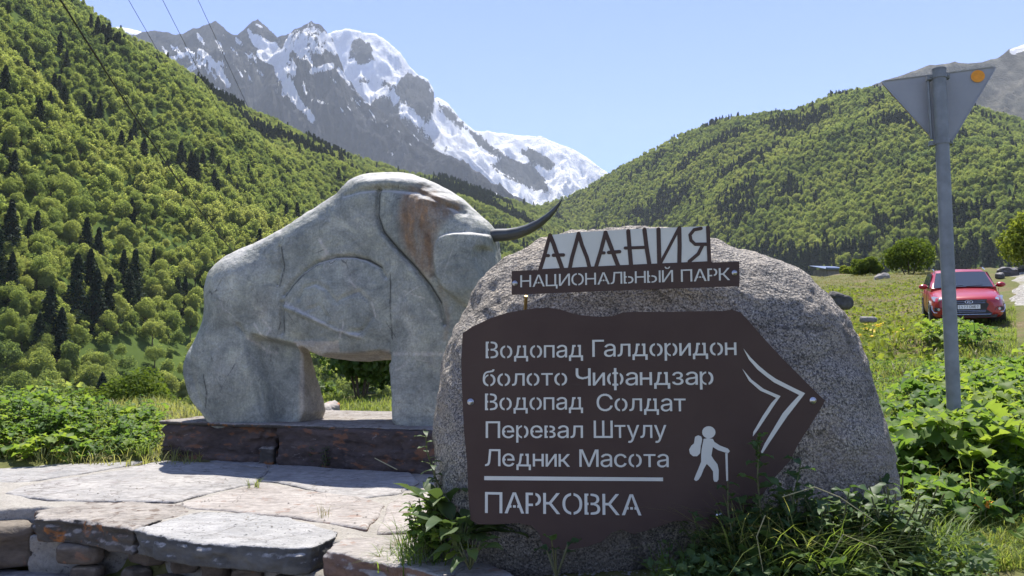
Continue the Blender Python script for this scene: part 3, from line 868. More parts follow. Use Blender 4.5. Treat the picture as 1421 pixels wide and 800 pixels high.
slab('flagstone', crop5([(14, 243), (70, 222), (250, 194), (456, 156), (640, 168), (740, 182), (700, 214), (515, 258), (478, 268), (232, 264), (130, 262)]), -0.11, 0.004, m_slab, seed=2.3, layer=0.006)
slab('flagstone', crop5([(452, 140), (730, 158), (736, 176), (640, 164), (460, 152)]), -0.1, -0.004, m_slab, seed=2.9)
slab('flagstone', crop5([(745, 166), (1125, 188), (1150, 215), (1090, 245), (960, 262), (850, 234), (760, 214), (714, 210)]), -0.1, 0.0, m_slab, seed=3.7)
slab('flagstone', crop5([(486, 272), (720, 216), (850, 238), (1000, 256), (1056, 274), (1006, 342), (880, 322), (790, 308), (640, 294), (516, 284)]), -0.1, 0.003, m_slab_pink, seed=4.1)
slab('flagstone', crop5([(1066, 268), (1160, 226), (1300, 240), (1300, 320), (1200, 350), (1030, 352)]), -0.1, -0.002, m_slab_pink, seed=5.1)
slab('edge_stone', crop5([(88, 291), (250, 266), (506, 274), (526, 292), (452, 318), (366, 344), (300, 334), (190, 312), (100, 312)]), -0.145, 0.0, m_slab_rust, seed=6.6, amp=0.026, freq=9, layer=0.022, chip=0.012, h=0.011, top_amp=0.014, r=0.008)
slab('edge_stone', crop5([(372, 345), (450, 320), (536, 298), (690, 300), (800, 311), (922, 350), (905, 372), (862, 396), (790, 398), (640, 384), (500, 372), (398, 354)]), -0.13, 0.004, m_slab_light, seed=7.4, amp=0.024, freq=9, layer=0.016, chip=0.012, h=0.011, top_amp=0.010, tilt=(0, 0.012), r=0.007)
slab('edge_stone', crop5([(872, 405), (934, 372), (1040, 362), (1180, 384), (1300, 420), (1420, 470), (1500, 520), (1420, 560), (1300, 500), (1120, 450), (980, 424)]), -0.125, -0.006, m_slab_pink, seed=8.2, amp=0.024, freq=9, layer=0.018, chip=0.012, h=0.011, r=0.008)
# left end: lower rough blocks
slab('edge_stone', crop5([(-200, 262), (0, 250), (12, 246), (130, 264), (226, 268), (92, 292), (-40, 300), (-200, 330)]), -0.15, -0.035, m_rubble, seed=9.2, amp=0.02, layer=0.012)
slab('edge_stone', crop5([(-220, 300), (-60, 298), (84, 300), (88, 330), (-60, 345), (-220, 372)]), -0.33, -0.075, m_rubble, seed=10.2, amp=0.03, r=0.04)
slab('edge_stone', crop5([(96, 318), (190, 318), (330, 342), (352, 360), (250, 356), (110, 340)]), -0.22, -0.135, m_rubble, seed=11.2, amp=0.02)
# rubble wall under the edge
wall_poly = np.array([G(47, 742, -0.13)[:2], G(200, 745, -0.13)[:2], G(436, 800, -0.14)[:2], G(560, 830, -0.14)[:2], G(760, 872, -0.14)[:2], (0.3, 4.2), (-2.2, 4.9)])
child(stone('rubble_wall', wall_poly, -0.85, -0.128, m_wallmortar, r=0.02, amp=0.03, freq=7, h=0.02), terrace)
rw = np.random.default_rng(4)
wl = [G(52, 750, -0.14), G(205, 754, -0.14), G(440, 806, -0.14), G(640, 850, -0.14)]
def along(pts, s):
    d = [0]
    for a, b_ in zip(pts[:-1], pts[1:]): d.append(d[-1] + (b_ - a).length)
    s *= d[-1]
    for k in range(len(pts) - 1):
        if s <= d[k + 1]: return pts[k].lerp(pts[k + 1], (s - d[k]) / (d[k + 1] - d[k])), (pts[k + 1] - pts[k]).normalized()
    return pts[-1], (pts[-1] - pts[-2]).normalized()
for row, zc in enumerate((-0.20, -0.33, -0.46, -0.58)):
    s = 0.04 + 0.03 * row
    while s < 0.97:
        w = rw.uniform(0.13, 0.3)
        c, tdir = along(wl, min(0.99, s + w / 5.2))
        nrm = Vector((tdir.y, -tdir.x, 0))
        k = 9
        an = np.sort(rw.uniform(0, 2 * np.pi, k))
        pts = [(c.x + tdir.x * math.cos(a) * w / 2 + nrm.x * (math.sin(a) * 0.075 + 0.012), c.y + tdir.y * math.cos(a) * w / 2 + nrm.y * (math.sin(a) * 0.075 + 0.012)) for a in an]
        child(stone('wall_stone', np.array(pts), zc - rw.uniform(0.04, 0.06), zc + rw.uniform(0.04, 0.06), m_rubble, r=0.028, amp=0.014, freq=9, h=0.016, seed=rw.uniform(0, 50)), terrace)
        s += (w + rw.uniform(0.02, 0.08)) / 2.6
# paving at the camera's feet
low = stone('paving', np.array([(-4.6, 3.2), (-4.4, 5.1), (-2.6, 4.7), (-1.2, 4.0), (0.2, 3.0), (0.2, 1.2), (-4.6, 1.2)]), -0.7, -0.35, m_slab, r=0.02, h=0.03)
tag(low, kind='structure')
pav = stone('paving', gpoly([(1285, 806), (1318, 782), (1370, 776), (1440, 776), (1560, 778), (1640, 830), (1500, 870), (1300, 860)], 0.0), -0.15, 0.0, m_slab_pink, r=0.015, h=0.02)
tag(pav, kind='structure')

# plinth
plinth = empty('stone_plinth', tuple(G(400, 648, 0.0)), 'low dark plinth of two long rough rock blocks under the bison statue', 'plinth')
def plinth_block(front, z1, depth, mat, **k):
    a, b_ = G(*front[0], 0.0), G(*front[1], 0.0)
    nrm = Vector((-(b_ - a).y, (b_ - a).x, 0)).normalized() * depth
    poly = np.array([a[:2], b_[:2], (b_ + nrm)[:2], (a + nrm)[:2]])
    return child(stone('block', poly, -0.1, z1, mat, **k), plinth)
plinth_block(((220, 637), (386, 642)), 0.315, 1.65, m_plinth, r=0.02, amp=0.045, freq=5.5, layer=0.016, chip=0.016, h=0.018, seed=1.0, top_amp=0.008)
plinth_block(((380, 644), (612, 658)), 0.325, 1.65, m_plinth, r=0.02, amp=0.045, freq=5.0, layer=0.016, chip=0.016, h=0.018, seed=5.0, top_amp=0.008)
a, b_ = G(219, 636, 0), G(604, 654, 0)
nrm = Vector((-(b_ - a).y, (b_ - a).x, 0)).normalized()
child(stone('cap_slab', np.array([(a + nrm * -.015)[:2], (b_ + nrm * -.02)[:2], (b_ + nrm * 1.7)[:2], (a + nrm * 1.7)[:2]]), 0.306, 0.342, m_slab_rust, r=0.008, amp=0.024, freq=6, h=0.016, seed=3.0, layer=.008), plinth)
c = G(374, 641, 0)
child(stone('wedge_stone', np.array([(c.x - .07, c.y - .07), (c.x + .06, c.y - .09), (c.x + .08, c.y + .05), (c.x - .05, c.y + .06)]), -0.05, 0.14, m_slab_rust, r=0.03, amp=0.02, freq=9, h=0.012), plinth)

# ------------------------------------------------------------------ bison statue
BA = math.radians(11)
BO = Vector((-1.75, 7.25, 0))
BU, BV = Vector((math.cos(BA), -math.sin(BA), 0)), Vector((math.sin(BA), math.cos(BA), 0))
def PB(px, py, off=0.0):
    """photo point -> (u, z) on the statue's own upright plane, off metres behind its middle"""
    d = ray(px, py)
    o = Vector((0, 0, EYE)) - BO
    k = (off - o.dot(BV)) / d.dot(BV)
    q = o + d * k
    return (q.dot(BU), q.z)
def pb(pts, off=0.0): return np.array([PB(a, b_, off) for a, b_ in pts])
OUT = [(300, 600), (284, 576), (268, 560), (258, 530), (254, 500), (262, 470), (274, 440), (284, 415), (290, 388), (302, 366), (326, 350), (360, 337), (390, 320), (418, 303),
       (445, 287), (462, 276), (472, 268), (480, 257), (497, 246), (520, 241), (550, 239), (585, 246), (620, 263), (645, 279), (658, 292), (675, 306), (685, 319), (688, 345), (690, 390),
       (684, 430), (668, 462), (650, 490), (643, 530), (640, 600), (547, 600), (545, 560), (541, 497), (520, 500), (480, 502), (450, 497), (430, 487), (414, 480),
       (415, 530), (416, 600)]
H_ = 0.40
hs = 0.0128
u0, u1, w0, w1 = -1.45, 1.75, 0.20, 2.75
us, vs, ws = np.arange(u0, u1, hs), np.arange(-0.66, 0.62, hs), np.arange(w0, w1, hs)
U2, W2 = np.meshgrid(us, ws, indexing='ij')
OUTW = np.array([PB(a, b_, -0.10 - 0.24 * float(sstep(380, 480, b_))) for a, b_ in OUT])
d2 = poly_sdf(chaikin(OUTW, 2), U2, W2)
def L(pts, off=-H_): return line_dist(pb(pts, off), U2, W2)
def bulge(cx, cy, rx, ry, amp, off=-H_):
    c = PB(cx, cy, off); s = 7.0 / FPX
    q = np.sqrt(((U2 - c[0]) / (rx * s)) ** 2 + ((W2 - c[1]) / (ry * s)) ** 2)
    return amp * np.clip(1 - q * q, 0, 1) ** 1.5
disp = np.zeros_like(U2)
# near-side relief (positive = towards the viewer)
disp += bulge(325, 400, 62, 60, 0.10) + bulge(310, 500, 60, 110, 0.09)               # haunch and thigh
disp += bulge(465, 430, 95, 75, 0.07)                                                 # belly
disp += bulge(590, 380, 75, 150, 0.09) + bulge(560, 300, 90, 70, 0.05)                # shoulder, hump
slabB = poly_sdf(chaikin(pb([(343, 462), (372, 470), (420, 480), (420, 610), (372, 610), (364, 560), (354, 510)], -H_), 1), U2, W2)
disp -= 0.15 * sstep(0.02, -0.05, slabB)                                              # the recessed slab of the hind leg
bel = poly_sdf(chaikin(pb([(446, 490), (480, 493), (541, 484), (541, 510), (480, 512), (446, 506)], -H_), 1), U2, W2)
disp -= 0.16 * sstep(0.012, -0.05, bel)
legf = poly_sdf(pb([(545, 480), (640, 480), (640, 610), (545, 610)], -H_), U2, W2)
face = poly_sdf(chaikin(pb([(610, 335), (625, 327), (650, 324), (688, 322), (705, 345), (705, 470), (640, 420), (612, 396), (606, 360)], -H_), 2), U2, W2)
disp += 0.10 * sstep(0.015, -0.02, face) * sstep(PB(640, 440, -H_)[1], PB(640, 400, -H_)[1], W2)
cheek = poly_sdf(chaikin(pb([(655, 345), (672, 338), (688, 345), (692, 385), (676, 405), (664, 380)], -H_), 2), U2, W2)
disp -= 0.09 * sstep(0.012, -0.04, cheek)
def groove(pts, w, dp):
    global disp
    disp -= dp * np.exp(-(L(pts) / w) ** 2)
groove([(394, 410), (404, 396), (420, 378), (440, 364), (465, 357), (490, 356), (510, 361), (528, 371), (537, 385)], 0.016, 0.035)
groove([(525, 262), (524, 300), (532, 322), (552, 345), (575, 368), (598, 396), (612, 420), (618, 450)], 0.020, 0.05)
groove([(386, 342), (390, 370), (384, 395)], 0.014, 0.03)
groove([(392, 420), (390, 462)], 0.022, 0.035)
groove([(417, 415), (424, 400), (440, 394), (456, 402), (470, 420), (484, 412), (500, 405), (514, 418), (518, 440), (505, 460), (480, 462), (462, 452)], 0.02, 0.022)
groove([(430, 430), (448, 425), (458, 440)], 0.02, 0.018)
groove([(334, 452), (344, 470), (352, 512), (360, 560), (372, 596)], 0.02, 0.035)
groove([(262, 480), (266, 520), (280, 560)], 0.03, 0.02)
groove([(476, 270), (500, 264), (540, 262), (580, 267), (612, 281), (640, 294)], 0.022, 0.030)
disp += bulge(548, 250, 70, 14, 0.06) + bulge(620, 276, 40, 12, 0.05)
disp += 0.03 * np.exp(-(L([(395, 426), (430, 440), (470, 458), (500, 468)]) / 0.018) ** 2)
zt_, zb_ = PB(412, 478, -0.3)[1], PB(412, 588, -0.3)[1]
tl = np.clip((zt_ - W2) / (zt_ - zb_), 0, 1.1)
legm = sstep(PB(366, 520, -0.3)[0], PB(380, 520, -0.3)[0], U2) * sstep(PB(470, 520, -.3)[0], PB(460, 520, -.3)[0], U2) * sstep(zt_ + .05, zt_ - .03, W2)
hf2 = H_ * (1 - legm) + (-0.12 + 0.30 * tl) * legm
hn = (H_ + disp)[:, None, :]
rr2 = ((0.05 + 0.27 * sstep(0.75, 1.30, W2)) * (1 - 0.65 * legm))[:, None, :]
V3_ = vs[None, :, None]
dd = d2[:, None, :] - (0.045 * tl * legm)[:, None, :] * np.clip((V3_ + .20) / .25, 0, 1)
a_ = np.maximum(-V3_ - hn, V3_ - hf2[:, None, :])
q1, q2 = dd + rr2, a_ + rr2
FB = np.minimum(np.maximum(q1, q2), 0) + np.sqrt(np.maximum(q1, 0) ** 2 + np.maximum(q2, 0) ** 2) - rr2
U3, W3 = us[:, None, None], ws[None, None, :]
FB = FB + 0.016 * fbm(U3 * 3.5, V3_ * 3.5, W3 * 3.5, 3) + 0.006 * fbm(U3 * 14, V3_ * 14, W3 * 14, 3)
BVt, BQ = surface_nets(FB, (u0, vs[0], w0), hs)
# stains, veins, dark lines and painted-on light as values on the mesh
def pdist(pts, off=-H_ - .05): return line_dist(pb(pts, off), BVt[:, 0], BVt[:, 2])
nearside = (BVt[:, 1] < 0.05)
stp = chaikin(pb([(562, 262), (585, 256), (612, 268), (640, 285), (622, 300), (606, 330), (606, 360), (602, 392), (585, 372), (566, 345), (558, 310)], -H_), 2)
stain = sstep(0.06, -0.05, poly_sdf(stp, BVt[:, 0], BVt[:, 2])) * nearside
stain2 = sstep(0.05, -0.02, pdist([(612, 400), (622, 440), (618, 470)])) * 0.55 * nearside
stain = np.maximum(stain, stain2)
vein = np.zeros(len(BVt))
for pts, w in (([(392, 420), (430, 438), (462, 456), (500, 468)], 0.012), ([(544, 491), (580, 492), (618, 491)], 0.016), ([(350, 450), (362, 470), (372, 458), (362, 444)], 0.008),
               ([(340, 470), (356, 488), (370, 490)], 0.010), ([(545, 514), (552, 512), (566, 500)], 0.008), ([(596, 430), (612, 445)], 0.008), ([(484, 388), (492, 398)], 0.010), ([(440, 332), (450, 350), (444, 358)], 0.016),
               ([(560, 404), (590, 415)], 0.006), ([(515, 420), (520, 440)], 0.010), ([(478, 448), (470, 470)], .007)):
    vein = np.maximum(vein, np.exp(-(pdist(pts) / w) ** 2) * nearside)
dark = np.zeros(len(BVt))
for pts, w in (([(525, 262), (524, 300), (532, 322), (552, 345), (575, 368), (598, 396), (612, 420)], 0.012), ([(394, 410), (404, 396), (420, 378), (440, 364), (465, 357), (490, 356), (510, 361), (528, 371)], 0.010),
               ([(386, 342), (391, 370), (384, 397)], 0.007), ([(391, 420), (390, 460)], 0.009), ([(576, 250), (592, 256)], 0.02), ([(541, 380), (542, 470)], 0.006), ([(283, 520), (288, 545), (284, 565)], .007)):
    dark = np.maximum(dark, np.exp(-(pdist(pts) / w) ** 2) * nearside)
under = sstep(0.01, -0.03, poly_sdf(pb([(446, 489), (541, 484), (541, 520), (446, 520)], -H_), BVt[:, 0], BVt[:, 2]))  # belly underside painted paler, standing for light bounced off the ground
ub = PB(410, 530, -0.34)[0]
inner = sstep(ub - .03, ub + .02, BVt[:, 0]) * (BVt[:, 0] < ub + .45) * (BVt[:, 2] < zt_ + .03) * (BVt[:, 0] < PB(500, 530, -.3)[0])  # side face of the hind leg painted pale to look sunlit
under = np.maximum(under, inner)
m_bison, nt, b = newmat('statue_stone'); t = NT(nt)
p = t.pos()
c = t.ramp(t.noise(p, 1.9, 7, 0.66, 0.6), [(0.28, (0.22, 0.235, 0.205)), (0.5, (0.30, 0.312, 0.275)), (0.72, (0.40, 0.40, 0.35))])
c = t.mix(t.ramp(t.noise(p, 5.5, 6, 0.7, 1.2), [(0.56, 0), (0.70, 0.6)]), c, (0.13, 0.14, 0.125))
c = t.mix(t.ramp(t.noise(t.pos((1.3, 1.3, 0.5)), 3.2, 5, 0.6), [(0.58, 0), (0.72, 0.5)]), c, (0.30, 0.285, 0.245))
dvv = t.vor(t.pos(), 2.4, 'DISTANCE_TO_EDGE')
wob = t.noise(p, 7, 4, 0.6)
crk = t.math('ADD', dvv, t.math('MULTIPLY', t.math('SUBTRACT', wob, 0.5), 0.10))
c = t.mix(t.math('MULTIPLY', t.ramp(crk, [(0.0, 0.85), (0.010, 0.0)]), t.ramp(t.noise(p, 3.5, 3, .6), [(.45, 0), (.6, 1)])), c, (0.42, 0.41, 0.38))
crk2 = t.math('ADD', t.vor(t.pos((1, 1, .6)), 4.5, 'DISTANCE_TO_EDGE'), t.math('MULTIPLY', t.math('SUBTRACT', t.noise(p, 11, 5, .65), 0.5), 0.12))
c = t.mix(t.math('MULTIPLY', t.ramp(crk2, [(0.0, 0.8), (0.008, 0.0)]), t.ramp(t.noise(p, 2.2, 3, .6), [(.48, 0), (.62, 1)])), c, (0.11, 0.11, 0.10))
scr = t.noise(t.pos((6, 6, 0.7)), 9, 6, 0.7, 0.3)
c = t.mix(0.28, c, t.ramp(scr, [(0.38, 0.72), (0.5, 1.0), (0.62, 1.22)]), 'MULTIPLY')
sn = t.math('MULTIPLY', t.attr('stain'), t.ramp(t.noise(t.pos((3.0, 3.0, 0.6)), 4, 6, 0.65), [(0.25, 0.25), (0.6, 1.0)]))
c = t.mix(sn, c, t.ramp(t.noise(t.pos((2.0, 2.0, 0.7)), 5, 6, 0.7), [(0.3, (0.15, 0.10, 0.065)), (0.52, (0.23, 0.15, 0.09)), (0.66, (0.34, 0.20, 0.10))]))
c = t.mix(t.math('MULTIPLY', t.attr('vein'), t.ramp(t.noise(p, 14, 4, 0.6), [(0.3, 0.1), (0.55, 1.0)])), c, (0.46, 0.44, 0.40))
c = t.mix(t.math('MULTIPLY', t.attr('pale'), 0.8), c, (0.42, 0.37, 0.30))
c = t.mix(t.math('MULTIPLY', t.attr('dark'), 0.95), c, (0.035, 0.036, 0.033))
c = t.mix(0.6, c, t.ramp(t.noise(p, 55, 4, 0.7), [(0.3, 0.55), (0.7, 1.3)]), 'MULTIPLY')
c = t.mix(0.8, c, t.ramp(t.noise(p, 3.0, 8, 0.75, 0.8), [(0.34, (0.52, 0.54, 0.56)), (0.5, 1.0), (0.66, (1.5, 1.45, 1.3))]), 'MULTIPLY')
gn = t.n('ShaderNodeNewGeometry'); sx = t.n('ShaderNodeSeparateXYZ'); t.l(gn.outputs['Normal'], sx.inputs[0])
c = t.mix(t.ramp(t.math('ADD', sx.outputs[2], t.math('MULTIPLY', t.math('SUBTRACT', t.noise(p, 9, 6, .7), .5), .7)), [(0.52, 0), (0.78, 0.8)]), c, (0.50, 0.485, 0.45))  # upward faces painted paler to strengthen the sunlit cap
t.l(c, b.inputs['Base Color']); b.inputs['Roughness'].default_value = 0.8; b.inputs['Specular IOR Level'].default_value = 0.3
hgt = t.math('ADD', t.math('ADD', t.noise(p, 12, 9, 0.72, 0.4), t.math('MULTIPLY', t.noise(p, 90, 3, 0.6), 0.35)), t.math('MULTIPLY', t.vor(p, 26), 0.35))
t.bump(b, hgt, 0.7, 0.022)
bison = empty('bison_statue', tuple(BO + Vector((0, 0, 0.33))), 'large grey stone bison with rusty shoulder and one dark curved horn', 'statue', rz=-BA)
bm_ = mesh_np('body', BVt - np.array([0, 0, 0.33]), BQ, True, attrs={'stain': stain, 'vein': vein, 'dark': dark, 'pale': under})
link('body', bm_, m_bison, bison)
m_horn = plain('horn_metal', (0.035, 0.04, 0.038), 0.38, 0.0, 0.6, 0.3, 12)
hp = []
for a, b_, rpx in ((676, 329, 9), (690, 327, 8.8), (705, 326.5, 8.4), (720, 324, 7.8), (735, 319, 6.8), (750, 311, 5.6), (762, 302, 4.4), (771, 293, 3.0), (778, 284, 1.6), (781, 279.5, 0.5)):
    q = PB(a, b_, -0.12)
    hp.append(((q[0], -0.12 - 0.06 * (a - 676) / 100, q[1] - 0.33), rpx * 7.0 / FPX))
mb = MB(); mb.tube([h[0] for h in hp], [h[1] for h in hp], 14)
mb.build('horn', m_horn, bison, True)

# ------------------------------------------------------------------ granite boulder
YB, HB = 4.08, 0.50
BO_OUT = [(594, 830), (600, 720), (603, 640), (602, 580), (608, 535), (617, 494), (634, 460), (652, 428), (668, 400), (690, 374), (712, 355), (740, 339), (770, 329), (800, 321),
          (830, 317), (862, 315), (900, 316), (960, 321), (1010, 331), (1060, 346), (1095, 363), (1122, 385), (1146, 412), (1166, 442), (1182, 478), (1197, 520), (1210, 560),
          (1222, 606), (1230, 650), (1236, 700), (1242, 760), (1254, 830)]
def pxz(pts, Y): return np.array([(P(a, b_, Y).x, P(a, b_, Y).z) for a, b_ in pts])
hb = 0.0155
ob = chaikin(pxz(BO_OUT, YB), 2)
xs, ys, zs = np.arange(-0.68, 2.45, hb), np.arange(YB - 0.72, YB + 0.80, hb), np.arange(-0.28, 1.78, hb)
X2, Z2 = np.meshgrid(xs, zs, indexing='ij')
d2 = poly_sdf(ob, X2, Z2) + 0.02 * fbm(X2 * 2.4, 3.0, Z2 * 2.4, 3)
lean = 0.12 * (Z2 - 0.4)
Yv = ys[None, :, None] - YB - lean[:, None, :]
frontd = (HB - 0.02 + 0.03 * fbm(X2 * 1.4, 1.0, Z2 * 1.4, 3))[:, None, :]
rB = 0.44
a_ = np.where(Yv < 0, -Yv - frontd, Yv - HB)
q1, q2 = d2[:, None, :] + rB, a_ + rB
FB = np.minimum(np.maximum(q1, q2), 0) + np.sqrt(np.maximum(q1, 0) ** 2 + np.maximum(q2, 0) ** 2) - rB
X3, Y3, Z3 = xs[:, None, None], ys[None, :, None], zs[None, None, :]
FB = FB + 0.05 * fbm(X3 * 1.7, Y3 * 1.7, Z3 * 1.7, 2) + 0.018 * fbm(X3 * 3.1 + 5, Y3 * 3.1, Z3 * 3.1, 2, 0.5, True) - 0.012 + 0.026 * fbm(X3 * 4.5, Y3 * 4.5, Z3 * 4.5, 3) + 0.008 * fbm(X3 * 9.5, Y3 * 9.5, Z3 * 9.5, 2) + 0.013 * fbm(X3 * 20, Y3 * 20, Z3 * 20, 2)
gv, gq = surface_nets(FB, (xs[0], ys[0], zs[0]), hb)
m_gran, nt, b = newmat('granite'); t = NT(nt)
p = t.pos()
g1 = t.vor(p, 150, out='Color')
c = t.ramp(g1, [(0.0, (0.05, 0.048, 0.048)), (0.30, (0.13, 0.125, 0.12)), (0.5, (0.28, 0.265, 0.24)), (0.75, (0.39, 0.365, 0.325)), (1.0, (0.54, 0.51, 0.46))])
c = t.mix(t.ramp(t.noise(p, 105, 4, 0.7), [(0.54, 0), (0.62, 0.8)]), c, (0.05, 0.05, 0.055))
c = t.mix(t.ramp(t.noise(p, 80, 4, 0.65, 0.4), [(0.57, 0), (0.66, 0.8)]), c, (0.46, 0.43, 0.385))
c = t.mix(0.75, c, t.ramp(t.noise(p, 2.6, 6, 0.65), [(0.32, (0.62, 0.59, 0.57)), (0.5, (1.12, 1.06, 0.98)), (0.68, (1.6, 1.45, 1.24))]), 'MULTIPLY')
c = t.mix(t.ramp(t.noise(p, 3.4, 5, 0.7, 1.0), [(0.62, 0), (0.72, 0.45)]), c, (0.24, 0.18, 0.13))
c = t.mix(t.ramp(t.noise(t.pos(), 1.3, 6, 0.7, 0.8), [(0.48, 0), (0.64, 0.55)]), c, t.ramp(t.noise(p, 60, 3, .7), [(.35, (0.16, 0.125, 0.095)), (.65, (0.40, 0.34, 0.275))]))
dke = t.math('ADD', t.vor(t.pos((1, 1, 1.4)), 1.1, 'DISTANCE_TO_EDGE'), t.math('MULTIPLY', t.math('SUBTRACT', t.noise(p, 4, 6, .65), 0.5), 0.25))
c = t.mix(t.math('MULTIPLY', t.ramp(dke, [(0.0, 0.8), (0.007, 0.0)]), 0.7), c, (0.05, 0.045, 0.04))
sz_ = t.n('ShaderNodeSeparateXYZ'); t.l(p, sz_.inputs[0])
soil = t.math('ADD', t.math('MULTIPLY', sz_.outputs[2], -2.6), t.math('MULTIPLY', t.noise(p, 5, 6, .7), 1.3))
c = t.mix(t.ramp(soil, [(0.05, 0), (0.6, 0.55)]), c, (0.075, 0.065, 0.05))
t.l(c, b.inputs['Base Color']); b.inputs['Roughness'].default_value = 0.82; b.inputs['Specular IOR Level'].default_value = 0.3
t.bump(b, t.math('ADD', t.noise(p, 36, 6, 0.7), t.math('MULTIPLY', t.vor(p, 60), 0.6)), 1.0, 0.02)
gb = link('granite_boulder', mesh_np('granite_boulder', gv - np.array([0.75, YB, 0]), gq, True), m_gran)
gb.location = (0.75, YB, 0)
tag(gb, 'big rounded speckled granite boulder that carries the brown direction sign', 'boulder')

# ------------------------------------------------------------------ signs on the boulder
m_brown, nt, b = newmat('brown_sheet'); t = NT(nt)
p = t.pos()
c = t.ramp(t.noise(p, 2.2, 5, 0.6), [(0.3, (0.055, 0.033, 0.027)), (0.7, (0.074, 0.047, 0.037))])
c = t.mix(t.ramp(t.noise(t.pos((1, 1, 6)), 9, 6, 0.7), [(0.6, 0), (0.8, 0.25)]), c, (0.09, 0.075, 0.07))
t.l(c, b.inputs['Base Color']); b.inputs['Roughness'].default_value = 0.7; b.inputs['Specular IOR Level'].default_value = 0.3
t.bump(b, t.noise(p, 180, 2, 0.5), 0.08, 0.002)
m_white = plain('white_sheet', (0.60, 0.595, 0.54), 0.85, 0, 0.15, 0.06, 4)
m_steel = plain('bolt_steel', (0.55, 0.56, 0.58), 0.3, 0.9, 0.5, 0.1)
YS, YU = 3.42, 3.45
TH = 0.005

def glyph_edges(ch, bold):
    cu = bpy.data.curves.new('glyph', 'FONT'); cu.body = ch; cu.offset = bold; cu.resolution_u = 6; cu.fill_mode = 'NONE'
    ob_ = bpy.data.objects.new('glyph', cu); COL.objects.link(ob_)
    dg = bpy.context.evaluated_depsgraph_get()
    me = bpy.data.meshes.new_from_object(ob_.evaluated_get(dg))
    V = np.array([v.co[:2] for v in me.vertices]); E = np.array([e.vertices[:] for e in me.edges])
    bpy.data.objects.remove(ob_); bpy.data.meshes.remove(me); bpy.data.curves.remove(cu)
    # order the edges of every loop so that winding can be counted
    nxt = {}
    for a, b_ in E:
        nxt.setdefault(a, []).append(b_); nxt.setdefault(b_, []).append(a)
    seen, out = set(), []
    for s in range(len(V)):
        if s in seen or s not in nxt: continue
        loop, cur, prev = [s], s, None
        seen.add(s)
        step = s + 1 if (s + 1) in nxt[s] else nxt[s][0]
        while step != s:
            loop.append(step); seen.add(step); prev, cur = cur, step
            c = [q for q in nxt[cur] if q != prev]
            if not c: break
            step = c[0]
            if len(loop) > 5000: break
        for k in range(len(loop)): out.append((V[loop[k]], V[loop[(k + 1) % len(loop)]]))
    return V, out
def spans(E, y):
    """x intervals inside the glyph on a scan line (non-zero winding, so overlapping strokes stay solid)"""
    X = []
    for a, b_ in E:
        if (a[1] <= y) != (b_[1] <= y):
            X.append((a[0] + (b_[0] - a[0]) * (y - a[1]) / (b_[1] - a[1]), 1 if b_[1] > a[1] else -1))
    X.sort(); w, out = 0, []
    for x, d in X:
        if w == 0: s = x
        w += d
        if w == 0 and x - s > 1e-4: out.append((s, x))
    return out
def clip_spans(sp, x0, x1):
    out = []
    for a, b_ in sp:
        if b_ <= x0 or a >= x1: out.append((a, b_)); continue
        if a < x0: out.append((a, x0))
        if b_ > x1: out.append((x1, b_))
    return out
def stencil(ch, bold, cuts=True):
    """list of (y0, y1, xa0, xb0, xa1, xb1) trapezoids, with stencil bridges left out"""
    V, E = glyph_edges(ch, bold)
    x0, y0 = V.min(0); x1, y1 = V.max(0)
    W, Hh = x1 - x0, y1 - y0
    fx = lambda f: x0 + f * W
    fy = lambda f: y0 + f * Hh
    g = 0.042; st = 0.105 + bold * 2; C = []
    if cuts:
        if ch in 'оО': C = [(fx(.5) - g, fx(.5) + g, -9, 9)]
        elif ch == 'б': C = [(fx(.52) - g, fx(.52) + g, -9, fy(.80))]
        elif ch in 'ВвЬьЫы': C = [(x0 + st, x0 + st + .07, -9, 9)]
        elif ch in 'рР': C = [(fx(.56) - g, fx(.56) + g, -9, 9)]
        elif ch in 'дД': C = [(fx(.55) - g, fx(.55) + g, fy(.5), 9)]
        elif ch == 'ф': C = [(fx(.27) - .03, fx(.27) + .03, -9, 9), (fx(.73) - .03, fx(.73) + .03, -9, 9)]
        elif ch == 'А': C = [(fx(.39) - .025, fx(.39) + .025, fy(.15), fy(.40)), (fx(.61) - .025, fx(.61) + .025, fy(.15), fy(.40))]
        elif ch == 'е': C = [(fx(.34) - .035, fx(.34) + .035, fy(.35), fy(.68))]
    n = 44
    ys = sorted(set(list(np.linspace(y0, y1, n + 1)) + [c for q in C for c in q[2:] if y0 < c < y1]))
    T = []
    for a, b_ in zip(ys[:-1], ys[1:]):
        e = (b_ - a) * 0.02
        m = (a + b_) / 2
        lo, mi, hi = spans(E, a + e), spans(E, m), spans(E, b_ - e)
        for q in C:
            if q[2] < m < q[3]:
                lo, mi, hi = (clip_spans(s, q[0], q[1]) for s in (lo, mi, hi))
        if len(lo) == len(hi) and all(abs(p[0] - q[0]) + abs(p[1] - q[1]) < .12 for p, q in zip(lo, hi)):
            T += [(a, b_, p[0], p[1], q[0], q[1]) for p, q in zip(lo, hi)]
        else:
            T += [(a, b_, p[0], p[1], p[0], p[1]) for p in mi]
    return T, x0, x1
GAPS = {'Г': -.02, 'т': .04, 'у': .03, 'А': .03, 'Т': .0}
